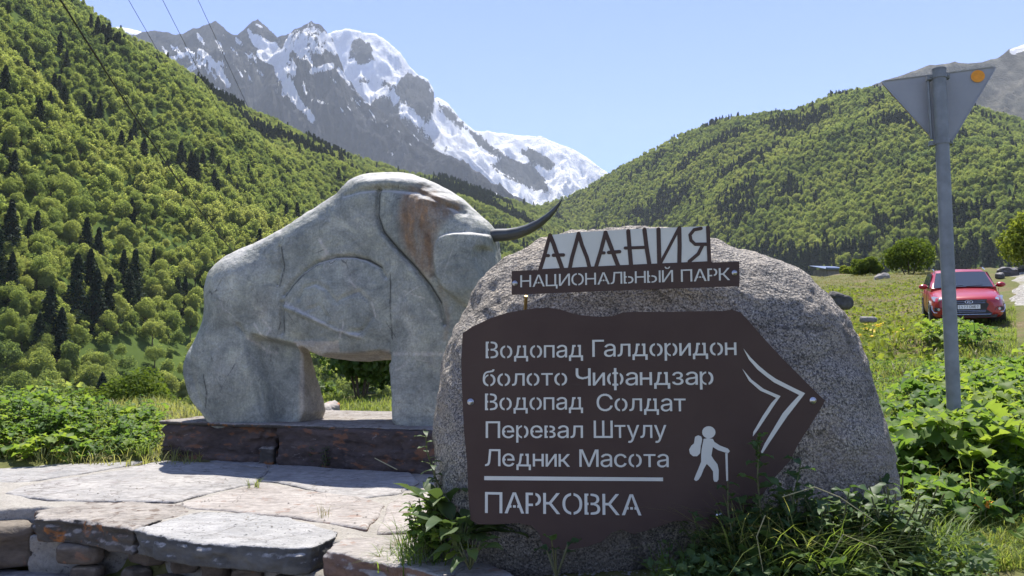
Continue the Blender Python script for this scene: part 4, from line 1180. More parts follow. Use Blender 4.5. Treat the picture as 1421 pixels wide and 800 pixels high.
def text_line(mb, s, x_px0, x_px1, base_px0, base_px1, cap_px, Y, bold, m=0, depth=0.002, sl=1.0):
    """one stencilled line fitted between photo columns, its baseline between two photo rows"""
    L_, x = [], 0.0
    for ch in s:
        if ch == ' ': x += 0.26; continue
        T, a, b_ = stencil(ch, bold)
        k = GAPS.get(ch, .055)
        L_.append((T, x - a)); x += (b_ - a) + k + .02
    tot = x - .075
    A, B = P(x_px0, base_px0, Y), P(x_px1, base_px1, Y)
    capH = (P(x_px0, base_px0 - cap_px, Y) - A).z
    sx = (B.x - A.x) / tot; sy = capH / 0.728; slope = (B.z - A.z) / tot
    V, F = [], []
    for T, off in L_:
        for y0, y1, a0, b0, a1, b1 in T:
            k = len(V)
            for yy, dz in ((Y - depth, 0), (Y + .0002, 1)):
                for u, v in ((a0, y0), (b0, y0), (b1, y1), (a1, y1)):
                    V.append((A.x + (u + off) * sx, yy, A.z + v * sy + (u + off) * slope))
            F += [(k, k + 1, k + 2, k + 3), (k + 4, k, k + 3, k + 7), (k + 1, k + 5, k + 6, k + 2), (k + 4, k + 5, k + 1, k), (k + 3, k + 2, k + 6, k + 7)]
    mb.add(V, np.array(F), m)
def shift(o, par):
    """hang a mesh built in world coordinates under a part whose base stands elsewhere"""
    o.parent = par
    o.matrix_parent_inverse = Matrix.Translation(-Vector(par.location))
    return o
def pts3(pts, Y, dy=0.0): return [P(a, b_, Y) + Vector((0, dy, 0)) for a, b_ in pts]
def bolt(par, px, py, Y, r=0.012):
    c = P(px, py, Y)
    mb = MB()
    mb.lathe(c + Vector((0, -0.001, 0)), (0, -1, 0), [(0, r * 1.25), (0.002, r * 1.25), (0.0025, r * .85), (0.006, r * .8), (0.009, r * .4), (0.0095, 0.0005)], 12)
    mb.tube([c + Vector((0, 0.006, 0)), c + Vector((0, 0.20, 0))], 0.006, 8)
    shift(mb.build('bolt', m_steel, None, True), par)
def rowmesh(name, par, mat, fn):
    mb = MB(); fn(mb)
    return shift(mb.build(name, mat), par)

sg = empty('direction_sign', tuple(P(880, 740, YS)), 'dark brown arrow-shaped sign listing hiking routes, bolted to the granite boulder', 'sign')
SIGN = [(642, 463), (655, 454), (680, 442), (705, 434), (735, 429), (760, 427), (778, 430), (800, 437), (830, 440), (850, 439), (864, 434), (880, 433), (930, 433), (980, 432), (1003, 432), (1016, 430),
        (1028, 434), (1040, 447), (1060, 470), (1085, 497), (1115, 527), (1138, 550), (1145, 556), (1141, 564), (1125, 590), (1108, 616), (1096, 640), (1076, 662), (1056, 690), (1040, 708), (1030, 720),
        (1012, 731), (990, 736), (972, 730), (955, 722), (935, 724), (905, 734), (880, 742), (862, 735), (848, 740), (835, 752), (815, 759), (790, 763), (765, 762), (752, 754), (748, 740), (738, 730),
        (718, 726), (690, 728), (664, 728), (653, 722), (650, 690), (648, 640), (644, 600), (641, 540), (640, 500)]
mb = MB(); mb.plate(pts3(SIGN, YS), (0, -1, 0), TH)
shift(mb.build('sheet', m_brown), sg)
W_ = dict(bold=0.012)
LINES = [('Водопад', 674, 809, 497.5, 496, 23), ('Галдоридон', 822, 1022, 495.5, 493, 23.5), ('болото', 670, 787, 536, 535, 23), ('Чифандзар', 799, 990, 535.5, 534, 24),
         ('Водопад', 673, 809, 569.5, 568.5, 23), ('Солдат', 828, 951, 570.5, 571, 23.5), ('Перевал', 674, 809, 608, 608, 23), ('Штулу', 824, 924, 608, 608, 24),
         ('Ледник', 673, 791, 647, 648, 23.5), ('Масота', 804, 928, 648, 648.5, 24), ('ПАРКОВКА', 673, 889, 712, 715.5, 29)]
for s, a, b_, y0, y1, cpx in LINES:
    rowmesh('lettering', sg, m_white, lambda mb: text_line(mb, s, a, b_, y0, y1, cpx, YS, 0.012))
rowmesh('rule_line', sg, m_white, lambda mb: mb.plate(pts3([(672, 661), (920, 663), (920, 668), (672, 666.5)], YS, -0.002), (0, -1, 0), 0.0019))
def stroke(mb, pts, Y, dy, th, m=0):
    """tapered flat stroke: (px, py, half width px)"""
    q = np.array(pts, float)
    T = np.gradient(q[:, :2], axis=0); T /= np.linalg.norm(T, axis=1)[:, None] + 1e-9
    N = np.stack([-T[:, 1], T[:, 0]], -1) * q[:, 2:3]
    a, b_ = q[:, :2] + N, q[:, :2] - N
    for k in range(len(q) - 1):
        quad = [a[k], a[k + 1], b_[k + 1], b_[k]]
        mb.plate(pts3(quad, Y, dy), (0, -1, 0), th, m)
def outline_from(pts):
    q = np.array(pts, float)
    T = np.gradient(q[:, :2], axis=0); T /= np.linalg.norm(T, axis=1)[:, None] + 1e-9
    N = np.stack([-T[:, 1], T[:, 0]], -1) * q[:, 2:3]
    return [tuple(x) for x in (q[:, :2] + N)] + [tuple(x) for x in (q[:, :2] - N)[::-1]]
rowmesh('chevron', sg, m_white, lambda mb: mb.plate(pts3([(1031.5, 484), (1041, 496), (1053, 508), (1065, 518), (1076.5, 526), (1100, 538), (1117, 546), (1104, 563), (1093, 577), (1080, 596), (1066, 617), (1057, 631),
    (1056, 627), (1061, 616), (1074, 594), (1086, 574), (1098, 560), (1109, 548.5), (1091, 539.5), (1074, 531), (1062, 522), (1051, 513), (1039, 499)], YS, -0.002), (0, -1, 0), 0.0019))
rowmesh('chevron', sg, m_white, lambda mb: mb.plate(pts3([(1030, 512), (1042.5, 527), (1059.5, 540), (1083, 550), (1076.5, 559), (1064, 578), (1051, 597.5), (1044.6, 606), (1045.2, 600), (1058, 578),
    (1070, 560), (1077, 552.5), (1070, 549), (1055, 542.5), (1039.5, 529)], YS, -0.002), (0, -1, 0), 0.0019))
def hiker(mb):
    k = lambda pts: [(920 + a / 2.836, 560 + b_ / 2.836) for a, b_ in pts]
    hd = [(180 + 26 * math.cos(q), 114 + 24 * math.sin(q)) for q in np.linspace(0, 2 * math.pi, 20, endpoint=False)]
    mb.plate(pts3(k(hd), YS, -0.002), (0, -1, 0), 0.0019)
    body = [(160, 140), (176, 137), (196, 140), (202, 152), (224, 166), (255, 178), (263, 188), (256, 196), (246, 194), (216, 184), (196, 172), (190, 206), (200, 222), (214, 240), (219, 262), (218, 300), (212, 309), (202, 308), (198, 300),
            (197, 268), (186, 252), (172, 238), (160, 258), (150, 284), (140, 300), (130, 306), (122, 300), (128, 284), (140, 256), (150, 230), (150, 205), (152, 180)]
    mb.plate(pts3(k(body), YS, -0.0018), (0, -1, 0), 0.0017)
    pack = [(126, 132), (138, 126), (150, 130), (154, 142), (148, 170), (146, 196), (134, 208), (118, 208), (106, 198), (103, 182), (112, 166), (122, 158)]
    mb.plate(pts3(k(pack), YS, -0.002), (0, -1, 0), 0.0019)
    mb.plate(pts3(k([(245, 196), (254, 196), (256, 304), (249, 306)]), YS, -0.002), (0, -1, 0), 0.0019)
rowmesh('hiker_pictogram', sg, m_white, hiker)
for a, b_ in ((653, 558), (1128, 556), (998, 716)): bolt(sg, a, b_, YS)

pk = empty('park_sign', tuple(P(868, 395, YU)), 'national park name sign with big cut letters, above the direction sign', 'sign')
BAR = [(710, 376.5), (868, 369.5), (1026, 363), (1026, 397.5), (868, 403), (710, 409.5)]
mb = MB(); mb.plate(pts3(BAR, YU), (0, -1, 0), TH)
shift(mb.build('name_strip', m_brown), pk)
rowmesh('lettering', pk, m_white, lambda mb: text_line(mb, 'НАЦИОНАЛЬНЫЙ', 722, 934, 399, 391.5, 16.5, YU, 0.026))
rowmesh('lettering', pk, m_white, lambda mb: text_line(mb, 'ПАРК', 945, 1013, 391.5, 389, 17, YU, 0.026))
mb = MB(); mb.plate(pts3([(752, 374.5), (766, 326), (802, 322.5), (880, 318), (985, 314), (986, 364.5)], YU, 0.001), (0, -1, 0), 0.003)
shift(mb.build('white_backing', m_white), pk)
def big(mb):
    z = lambda a, b_: (700 + a / 4.179, 300 + b_ / 4.179)
    def st(pts, w=11):
        q = []
        for k, (a, b_) in enumerate(pts):
            q.append((*z(a, b_), w / 4.179))
        # rounded ends
        mb.plate(pts3(outline_from(q), YU, -0.0005 - 0.0002 * (len(mb.V) % 7)), (0, -1, 0), 0.0035)
        for a, b_ in (pts[0], pts[-1]):
            c = z(a, b_)
            mb.plate(pts3([(c[0] + w / 4.179 * math.cos(q_), c[1] + w / 4.179 * math.sin(q_)) for q_ in np.linspace(0, 6.283, 12, endpoint=False)], YU, -0.0006 - 0.0002 * (len(mb.V) % 7)), (0, -1, 0), 0.0035)
    st([(206, 312), (232, 230), (250, 160), (264, 112)], 11); st([(264, 112), (284, 160), (306, 225), (334, 302)], 12); st([(242, 230), (256, 230)], 9); st([(284, 228), (342, 226)], 10)
    st([(380, 298), (392, 240), (412, 170), (430, 102)], 11); st([(430, 102), (450, 170), (478, 240), (492, 294)], 11)
    st([(532, 292), (560, 200), (586, 96)], 11); st([(586, 96), (614, 170), (640, 240), (658, 286)], 12); st([(564, 214), (578, 214)], 9); st([(604, 212), (668, 207)], 10)
    st([(718, 88), (726, 190), (734, 284)], 12); st([(812, 80), (824, 180), (840, 278)], 12); st([(700, 186), (760, 184), (820, 182)], 9)
    st([(893, 78), (896, 180), (898, 276)], 12); st([(906, 272), (950, 190), (1010, 74)], 9); st([(1014, 72), (1016, 170), (1014, 268)], 12)
    st([(1180, 66), (1184, 160), (1188, 262)], 11); st([(1140, 72), (1100, 80), (1076, 110), (1082, 142), (1106, 164), (1180, 164)], 10); st([(1150, 168), (1124, 220), (1072, 264)], 10)
    st([(215, 316), (700, 292), (1195, 270)], 8)
rowmesh('name_lettering', pk, m_brown, big)
for a, b_ in ((714.5, 393.5), (1019, 379)): bolt(pk, a, b_, YU, 0.010)
mb = MB(); mb.tube([P(730, 411, YU + 0.02), P(729, 430, YU + 0.06)], 0.008, 6); shift(mb.build('bracket', plain('old_brass', (0.30, 0.20, 0.07), 0.5, 0.6)), pk)

# ------------------------------------------------------------------ road sign seen from behind
m_galv = plain('galvanised', (0.22, 0.235, 0.245), 0.6, 0.25, 0.3, 0.22, 9)
m_signback, nt, b = newmat('sign_back'); t = NT(nt)
t.l(t.ramp(t.noise(t.pos(), 5, 5, 0.6), [(0.3, (0.28, 0.285, 0.295)), (0.7, (0.33, 0.335, 0.345))]), b.inputs['Base Color']); b.inputs['Roughness'].default_value = 0.55; b.inputs['Metallic'].default_value = 0.15
m_signred = plain('sign_red', (0.5, 0.03, 0.03), 0.5)
m_orange = plain('orange_sticker', (0.80, 0.30, 0.01), 0.5, var=0.12, vscale=40)
m_black = plain('black_ink', (0.02, 0.02, 0.02), 0.6)
YP = 5.0
pb0, pt0 = P(1323.5, 561, YP), P(1303, 97, YP)
dirp = (pt0 - pb0).normalized()
base = pb0 + dirp * ((ground_z(pb0.x, pb0.y) - 0.3 - pb0.z) / dirp.z)
rs_ = empty('give_way_sign', (base.x, base.y, float(ground_z(base.x, base.y))), 'grey back of a triangular road sign with an orange sticker on a leaning galvanised pole', 'road sign')
mb = MB(); mb.tube([base, base.lerp(pt0, 0.5), pt0], 0.042, 20); mb.tube([pt0 - dirp * .003, pt0 + dirp * 0.006], 0.0445, 20)
shift(mb.build('pole', m_galv, None, True), rs_)
# plate behind the pole (its face looks the other way), right edge nearer
corn = [(1221, 113), (1384, 92), (1312, 213)]
ya = math.radians(-16)
pc = P(1303, 140, YP + 0.075)
pn = Vector((math.sin(ya), -math.cos(ya), 0))
pn = Vector((math.sin(math.radians(-16)), -math.cos(math.radians(-16)), 0.0))
def onplane(px, py, off=0.0):
    d = ray(px, py); o = Vector((0, 0, EYE))
    k = (pc + pn * off - o).dot(pn) / d.dot(pn)
    return o + d * k
def rounded(pts, r, n=5):
    out = []
    m = len(pts)
    for k in range(m):
        a, b_, c = Vector(pts[k - 1]), Vector(pts[k]), Vector(pts[(k + 1) % m])
        e1, e2 = (a - b_).normalized(), (c - b_).normalized()
        p0, p1 = b_ + e1 * r, b_ + e2 * r
        for q in range(n):
            s = q / (n - 1)
            out.append((p0 * (1 - s) ** 2 + b_ * 2 * s * (1 - s) + p1 * s * s))
    return out
tri = rounded([onplane(*c) for c in corn], 0.032)
mb = MB(); mb.plate(tri, pn, 0.004)
cen = sum(tri, Vector()) / len(tri)
for k in range(len(tri)):           # folded rim
    a, b_ = tri[k], tri[(k + 1) % len(tri)]
    ai, bi = a.lerp(cen, 0.035), b_.lerp(cen, 0.035)
    mb.add([tuple(a + pn * .006), tuple(b_ + pn * .006), tuple(bi + pn * .004), tuple(ai + pn * .004), tuple(a - pn * .008), tuple(b_ - pn * .008)], np.array([(0, 1, 2, 3), (4, 5, 1, 0)]))
shift(mb.build('plate', m_signback), rs_)
mb = MB(); mb.plate([q - pn * 0.0095 for q in tri], pn, 0.001); shift(mb.build('front_face', m_signred), rs_)
st = onplane(1357, 106, 0.006)
ux = Vector((-pn.y, pn.x, 0)).normalized()
if ux.x < 0: ux = -ux
mb = MB(); mb.plate([st + ux * (0.042 * math.cos(q)) + Vector((0, 0, 0.042 * math.sin(q))) for q in np.linspace(0, 6.283, 24, endpoint=False)], pn, 0.0015)
sk = shift(mb.build('sticker', m_orange), rs_)
mb = MB()
for a, b_, c, d in ((-.5, .35, -.1, .55), (-.15, .25, .45, .12), (.05, -.55, .12, -.7), (-.3, -.1, .0, -.05)):
    p0, p1 = st + pn * .001 + ux * a * .042 + Vector((0, 0, b_ * .042)), st + pn * .001 + ux * c * .042 + Vector((0, 0, d * .042))
    mb.tube([p0, p1], 0.0022, 5)
mk = mb.build('sticker_mark', m_black); mk.parent = sk; mk.matrix_parent_inverse = Matrix.Translation(-Vector(rs_.location))
mk.matrix_parent_inverse = Matrix.Translation(-Vector(rs_.location))
for py in (107, 201):
    f = (561 - py) / (561 - 97)
    c = pb0.lerp(pt0, f)
    mb = MB()
    mb.lathe(c - dirp * .014, dirp, [(0, .0425), (0, .047), (.028, .047), (.028, .0425)], 20)
    for s in (-1, 1):
        q = c + ux * s * .052
        mb.box(q + Vector((0, .02, 0)), (.034, .05, .03), ya)
        mb.tube([q + Vector((0, -.012, 0)), q + Vector((0, .03, 0))], .006, 6)
    shift(mb.build('clamp', m_galv), rs_)
mb = MB()
c = pb0.lerp(pt0, 0.93) + Vector((-.062, .035, 0))
mb.tube([pb0.lerp(pt0, .985) + Vector((-.058, .035, 0)), pb0.lerp(pt0, .79) + Vector((-.05, .035, 0))], .009, 6)
shift(mb.build('rail', m_galv), rs_)

# ------------------------------------------------------------------ red car
m_red, nt, b = newmat('red_paint'); t = NT(nt)
t.l(t.ramp(t.noise(t.pos(), 3, 4, 0.6), [(0.3, (0.30, 0.008, 0.014)), (0.7, (0.335, 0.013, 0.02))]), b.inputs['Base Color'])
b.inputs['Roughness'].default_value = 0.32; b.inputs['Coat Weight'].default_value = 0.5; b.inputs['Coat Roughness'].default_value = 0.08
m_glass = plain('car_glass', (0.035, 0.045, 0.06), 0.06, 0, 0.8)
m_plastic = plain('black_plastic', (0.02, 0.02, 0.022), 0.5, var=.2)
m_chrome = plain('chrome', (0.7, 0.7, 0.72), 0.15, 1.0)
m_lamp = plain('lamp_glass', (0.45, 0.47, 0.50), 0.12, 0.4, 0.8)
m_tyre = plain('tyre', (0.025, 0.025, 0.025), 0.85, var=.2)
m_rim = plain('alloy', (0.45, 0.46, 0.48), 0.3, 0.8)
m_plate = plain('plate_white', (0.75, 0.75, 0.75), 0.4)
cx, cy = 13.15, 22.4
car = empty('parked_car', (cx, cy, 0), 'red hatchback parked nose towards us beside the gravel road, half hidden by weeds', 'car')
yaw = math.atan2(-cx, cy) * 0 + math.radians(-25)
# local frame: x to the car's left as seen from the front, y back from the nose, z up
fz = float(ground_z(cx, cy)) - 0.02
rise = 0.105
car.location = (cx, cy, fz)
car.rotation_euler = (math.atan(rise), 0, yaw)
def ring(y, w, zb, zt, crown=0.03, waist=None):
    waist = waist or w
    return [(-w * .90, y, zb), (-w, y, zb + .10), (-waist, y, (zb + zt) * .52), (-w * .97, y, zt - .10), (-w * .88, y, zt), (-w * .45, y, zt + crown), (0, y, zt + crown * 1.2),
            (w * .45, y, zt + crown), (w * .88, y, zt), (w * .97, y, zt - .10), (waist, y, (zb + zt) * .52), (w, y, zb + .10), (w * .90, y, zb)]
def loft(mb, rings, close_ends=True, m=0):
    n = len(rings[0]); V = [p for r in rings for p in r]
    F = []
    for i in range(len(rings) - 1):
        for j in range(n - 1):
            F.append((i * n + j, i * n + j + 1, (i + 1) * n + j + 1, (i + 1) * n + j))
        F.append((i * n + n - 1, i * n, (i + 1) * n, (i + 1) * n + n - 1))
    mb.add(V, np.array(F)[:, ::-1], m)
    if close_ends:
        for r, fl in ((rings[0], 0), (rings[-1], 1)):
            c = np.mean(np.array(r), 0)
            VV = list(r) + [tuple(c)]
            FF = [((k + 1) % n, k, n) if fl else (k, (k + 1) % n, n) for k in range(n)]
            mb.add(VV, np.array(FF), m)
Ln = 4.4; y0c = -2.2
mb = MB()
sec = [(0.0, .58, .30, .70), (.05, .70, .24, .76), (.18, .80, .20, .80), (.42, .85, .19, .86), (.85, .875, .19, .925), (1.22, .88, .19, .985), (1.6, .88, .19, 1.0), (2.6, .88, .19, 1.02), (3.5, .88, .2, 1.03), (4.1, .85, .22, 1.03), (4.32, .80, .26, .98), (4.4, .70, .32, .88)]
loft(mb, [ring(y + y0c, w, a, t_, 0.035 if y < 1.3 else 0.01, w * 1.015) for y, w, a, t_ in sec])
body = mb.build('body', m_red, car, True)
md = body.modifiers.new('smooth', 'SUBSURF'); md.levels = 1; md.render_levels = 1
# cabin
def cab(y, wb, wt, zb, zt): return [(-wb, y, zb), (-wb * .985, y, zb + .1), (-(wb + wt) / 2 * 1.01, y, (zb + zt) / 2 + .04), (-wt, y, zt - .05), (-wt * .86, y, zt), (0, y, zt + .025), (wt * .86, y, zt), (wt, y, zt - .05), ((wb + wt) / 2 * 1.01, y, (zb + zt) / 2 + .04), (wb * .985, y, zb + .1), (wb, y, zb)]
mb = MB()
loft(mb, [cab(1.16 + y0c, .80, .74, .93, .99), cab(1.55 + y0c, .81, .70, .95, 1.245), cab(1.95 + y0c, .82, .655, .96, 1.465), cab(2.4 + y0c, .82, .645, .97, 1.515), cab(3.2 + y0c, .82, .64, .97, 1.51), cab(3.85 + y0c, .80, .61, .97, 1.44), cab(4.25 + y0c, .77, .60, .95, 1.08)])
mb.build('cabin', m_red, car, True)
def at_ws(s, v):    # on the windscreen: s -1..1 across, v 0 bottom..1 top
    y = 1.20 + (1.93 - 1.20) * v; w = (.735 * (1 - v) + .60 * v)
    z = 1.015 + (1.47 - 1.015) * v + 0.02 * (1 - s * s)
    return (s * w, y + y0c - 0.05 + 0.05 * s * s - 0.012, z + 0.008)
mb = MB()
g = [[at_ws(s, v) for s in np.linspace(-1, 1, 9)] for v in np.linspace(0.02, .93, 6)]
mb.add([p for r in g for p in r], np.array([(i * 9 + j, i * 9 + j + 1, (i + 1) * 9 + j + 1, (i + 1) * 9 + j) for i in range(5) for j in range(8)]))
ws_ = mb.build('windscreen', m_glass, car, True)
mb = MB()
for s0 in (-.55, .1):
    p0, p1 = Vector(at_ws(s0, .0)), Vector(at_ws(s0 + .55, .06))
    mb.tube([p0 + Vector((0, -.02, .015)), p1 + Vector((0, -.02, .02))], .009, 6)
mb.build('wipers', m_plastic, car)
for sd in (-1, 1):
    for k, (ya_, yb, yc, yd) in enumerate(((1.62, 2.55, 2.03, 2.55), (2.63, 3.45, 2.63, 3.40), (3.52, 4.0, 3.46, 3.72))):
        mb = MB()
        q = []
        for yy, zz in ((ya_, 1.05), (yb, 1.06), (yd, 1.43), (yc, 1.44 if k == 0 else 1.43)):
            v = (zz - .97) / .52
            q.append((sd * (.835 * (1 - v) + .672 * v + .012), yy + y0c, zz))
        mb.plate([Vector(p) for p in q], (sd, 0, .3), .01)
        mb.build('side_window', m_glass, car)
    mb = MB()     # door with its seams and handle
    for yy in (1.45, 2.58, 3.48):
        mb.tube([(sd * .897, yy + y0c, .36), (sd * .905, yy + y0c, .62), (sd * .875, yy + y0c, .98)], .006, 5)
    mb.build('door_seams', m_plastic, car)
    for yy in (2.40, 3.32):
        mb = MB(); mb.tube([(sd * .905, yy + y0c - .09, .86), (sd * .925, yy + y0c, .865), (sd * .905, yy + y0c + .09, .86)], .014, 6); mb.build('door_handle', m_red, car, True)
    mb = MB(); mb.lathe((sd * .93, 1.62 + y0c, 1.08), (0, 1, 0), [(-.10, .005), (-.09, .05), (-.04, .085), (.03, .09), (.06, .085), (.062, .0)], 14)
    for v_ in mb.V:
        v_[:, 0] = sd * .96 + (v_[:, 0] - sd * .93) * 1.35
        v_[:, 2] = 1.07 + (v_[:, 2] - 1.08) * .85
    mir = mb.build('mirror', m_red, car, True)
    mb = MB(); mb.tube([(sd * .80, 1.62 + y0c, 1.03), (sd * .90, 1.62 + y0c, 1.06)], .025, 8); mb.build('mirror_arm', m_plastic, mir)
    mb = MB()     # headlight
    hl = [(.40, .055, .70), (.60, .11, .665), (.80, .30, .70), (.845, .50, .80), (.80, .44, .825), (.62, .22, .795), (.44, .09, .75)]
    mb.plate([Vector((sd * a, c + y0c - .035, e)) for a, c, e in hl], (sd * .35, -1, .2), .08)
    h = mb.build('headlight', m_lamp, car)
    mb = MB(); mb.lathe((sd * .66, .13 + y0c - .01, .735), (sd * .2, -1, 0), [(0, .05), (.015, .05), (.02, .04), (.022, 0.001)], 14); mb.build('lens', m_chrome, h, True)
    mb = MB()     # bumper corner trim, a bent bright line
    mb.tube([(sd * .40, .02 + y0c, .64), (sd * .52, .02 + y0c, .52), (sd * .60, .04 + y0c, .40), (sd * .80, .16 + y0c, .385), (sd * .845, .23 + y0c, .47), (sd * .85, .26 + y0c, .58)], .014, 6)
    mb.build('bumper_trim', m_chrome, car)
    mb = MB(); mb.plate([Vector((sd * a, c + y0c, e)) for a, c, e in ((.58, -.005, .44), (.80, .13, .43), (.80, .14, .53), (.64, .02, .53))], (sd * .4, -1, 0), .04); fg = mb.build('fog_recess', m_plastic, car)
    mb = MB(); mb.lathe((sd * .70, .045 + y0c, .48), (sd * .4, -1, 0), [(0, .035), (.01, .035), (.012, .001)], 12); mb.build('fog_lamp', m_lamp, fg)
    mb = MB(); mb.tube([(sd * .64, 2.05 + y0c, 1.50), (sd * .635, 2.5 + y0c, 1.56), (sd * .625, 3.4 + y0c, 1.555), (sd * .61, 3.85 + y0c, 1.47)], .016, 6); mb.build('roof_rail', m_chrome, car)
    for yy in (.78, 3.42):
        mb = MB()
        mb.lathe((sd * .70, yy + y0c, .315), (sd, 0, 0), [(0, .20), (0, .30), (.03, .318), (.16, .318), (.195, .30), (.20, .215), (.185, .205)], 28)
        ty = mb.build('wheel', m_tyre, car, True)
        mb = MB()
        mb.lathe((sd * .885, yy + y0c, .315), (sd, 0, 0), [(-.03, .205), (.005, .205), (.0, .185), (-.02, .18)], 28)
        for q in range(5):
            a = 2 * math.pi * q / 5 + .3
            mb.tube([(sd * .885, yy + y0c, .315), (sd * .88, yy + y0c + .19 * math.cos(a), .315 + .19 * math.sin(a))], .022, 6)
        mb.lathe((sd * .88, yy + y0c, .315), (sd, 0, 0), [(0, .05), (.012, .045), (.014, .001)], 12)
        mb.build('rim', m_rim, ty)
        mb = MB(); mb.lathe((sd * .55, yy + y0c, .33), (sd, 0, 0), [(.0, .37), (.338, .375), (.345, .335)], 28); mb.build('wheel_arch', m_plastic, car)
mb = MB()   # grille and lower air intake
mb.plate([Vector((a, y0c - .015, e)) for a, e in ((-.42, .735), (.42, .735), (.40, .66), (.46, .60), (.40, .47), (.54, .36), (.50, .30), (-.50, .30), (-.54, .36), (-.40, .47), (-.46, .60), (-.40, .66))], (0, -1, 0), .06)
gr = mb.build('grille', m_plastic, car)
mb = MB()
for zz in (.69, .64, .44, .40): mb.tube([(-.38, y0c - .018, zz), (.38, y0c - .018, zz)], .006, 5)
mb.tube([(-.50, y0c - .02, .335), (.50, y0c - .02, .335)], .012, 6)
mb.build('grille_bars', m_chrome, gr)
mb = MB()
el = [(.085 * math.cos(q), .048 * math.sin(q)) for q in np.linspace(0, 6.2832, 25)]
mb.tube([(a, y0c - .026, .672 + e) for a, e in el], .009, 6)
mb.tube([(-.045, y0c - .028, .645), (0, y0c - .028, .652), (.045, y0c - .028, .645)], .009, 6)
mb.tube([(-.03, y0c - .028, .655), (-.012, y0c - .028, .70), (.012, y0c - .028, .702), (.03, y0c - .028, .66)], .009, 6)
mb.build('emblem', m_chrome, gr)
mb = MB(); mb.plate([Vector((a, y0c - .03, e)) for a, e in ((-.26, .485), (.26, .485), (.26, .597), (-.26, .597))], (0, -1, 0), .01)
npl = mb.build('number_plate', m_plate, car)
mb = MB()
x = -.235
for ch in 'Е577ОМ07':
    T, gx0, gx1 = stencil(ch, 0.03, False)
    sc = .10
    for g0, g1, a0, b0, a1, b1 in T:
        mb.add([(x + (u - gx0) * sc * .78, y0c - .0312, .507 + v * sc) for u, v in ((a0, g0), (b0, g0), (b1, g1), (a1, g1))], np.array([(0, 1, 2, 3)]))
    x += .060
mb.build('plate_number', m_black, npl)
mb = MB(); mb.plate([Vector((a, y0c + .02, e)) for a, e in ((-.62, .25), (.62, .25), (.66, .33), (-.66, .33))], (0, -1, 0), .06); mb.build('bumper_lip', m_plastic, car)
bpy.context.view_layer.update()

# ------------------------------------------------------------------ power cables
m_cable = plain('cable', (0.02, 0.02, 0.02), 0.6)
def cable(p0, p1, sag, r, label):
    p0, p1 = Vector(p0), Vector(p1)
    pts = []
    for s in np.linspace(0, 1, 40):
        q = p0.lerp(p1, s); q.z -= sag * 4 * s * (1 - s)
        pts.append(q)
    mb = MB(); mb.tube([q - p0 for q in pts], r, 6)
    o = mb.build('power_cable', m_cable); o.location = p0
    return tag(o, label, 'cable', 'power cables overhead')
cable(P(-60, -235, 26), P(335, 362, 95), 1.2, 0.050, 'thick dark power cable nearest us, dipping towards the bison rump')
cable(P(-40, -190, 60), P(335, 356, 170), 1.5, 0.040, 'thin power cable just left of the thick dark one, dipping towards the bison rump')
cable(P(110, -120, 90), P(420, 400, 330), 2.0, 0.042, 'leftmost of the three thin cables crossing the snowy peaks')
cable(P(165, -120, 95), P(450, 420, 330), 2.0, 0.044, 'middle one of the three thin cables crossing the snowy peaks')
cable(P(215, -130, 95), P(470, 400, 330), 2.0, 0.042, 'rightmost of the three thin cables crossing the snowy peaks')

# ------------------------------------------------------------------ shed and loose rocks
m_blue = plain('blue_roof', (0.16, 0.20, 0.28), 0.35, 0.5, 0.5, 0.15, 2)
m_board = plain('grey_boards', (0.16, 0.15, 0.14), 0.85, var=0.3, vscale=3)
sb = P(1164, 392, 92)
shed = empty('shed', (sb.x, sb.y, sb.z), 'low shed with a blue-grey metal roof half hidden in greenery beyond the boulder', 'shed', rz=math.radians(12))
mb = MB(); mb.box((0, 1.5, .75), (2.9, 3, 1.9)); mb.build('wall', m_board, shed)
mb = MB()
mb.add([(-1.8, -.3, 1.55), (1.8, -.3, 1.55), (1.8, 3.3, 2.35), (-1.8, 3.3, 2.35), (-1.8, -.3, 1.48), (1.8, -.3, 1.48), (1.8, 3.3, 2.28), (-1.8, 3.3, 2.28)], np.array([(0, 1, 2, 3), (7, 6, 5, 4), (0, 4, 5, 1), (1, 5, 6, 2), (2, 6, 7, 3), (3, 7, 4, 0)]))
mb.tube([(-1.82, -.33, 1.60), (1.82, -.33, 1.60)], .16, 8)
mb.build('roof', m_blue, shed)
m_rockgrey = stonemat('loose_rock', (0.16, 0.155, 0.15), (0.30, 0.29, 0.27), 2.5, bump=0.8, bscale=16, bdist=0.03)
m_rockorange = stonemat('orange_rock', (0.30, 0.28, 0.26), (0.42, 0.38, 0.34), 3, lichen=(5, 0.52, (0.42, 0.16, 0.05)), bump=0.6, bscale=20)
def rock(pos, s, mat, label, seed, cat='rock', name='rock', h=None):
    k = 11
    an = np.linspace(0, 2 * np.pi, k, endpoint=False)
    rr_ = 1 + 0.25 * np.sin(an * 2 + seed) + 0.15 * np.sin(an * 3 + seed * 2)
    poly = np.stack([np.cos(an) * rr_ * s[0] / 2, np.sin(an) * rr_ * s[1] / 2], -1)
    V, Q = rock_prism(poly, -s[2] * .25, s[2], r=min(s) * .38, amp=min(s) * .14, freq=2.6 / max(s), h=h or max(s) / 26, seed=seed, tilt=(0.25 * math.sin(seed), 0.15), top_amp=s[2] * .12)
    o = link(name, mesh_np(name, V, Q, True), mat); o.location = pos; o.rotation_euler.z = seed
    return tag(o, label, cat)
def onground(px, Y, z=0.0):
    x = (px - 710.5) / FPX * Y / CP
    return Vector((x, Y, float(ground_z(x, Y)) + z))
m_rockdark = stonemat('dark_rock', (0.05, 0.05, 0.05), (0.14, 0.135, 0.13), 3, bump=0.9, bscale=16, bdist=0.03)
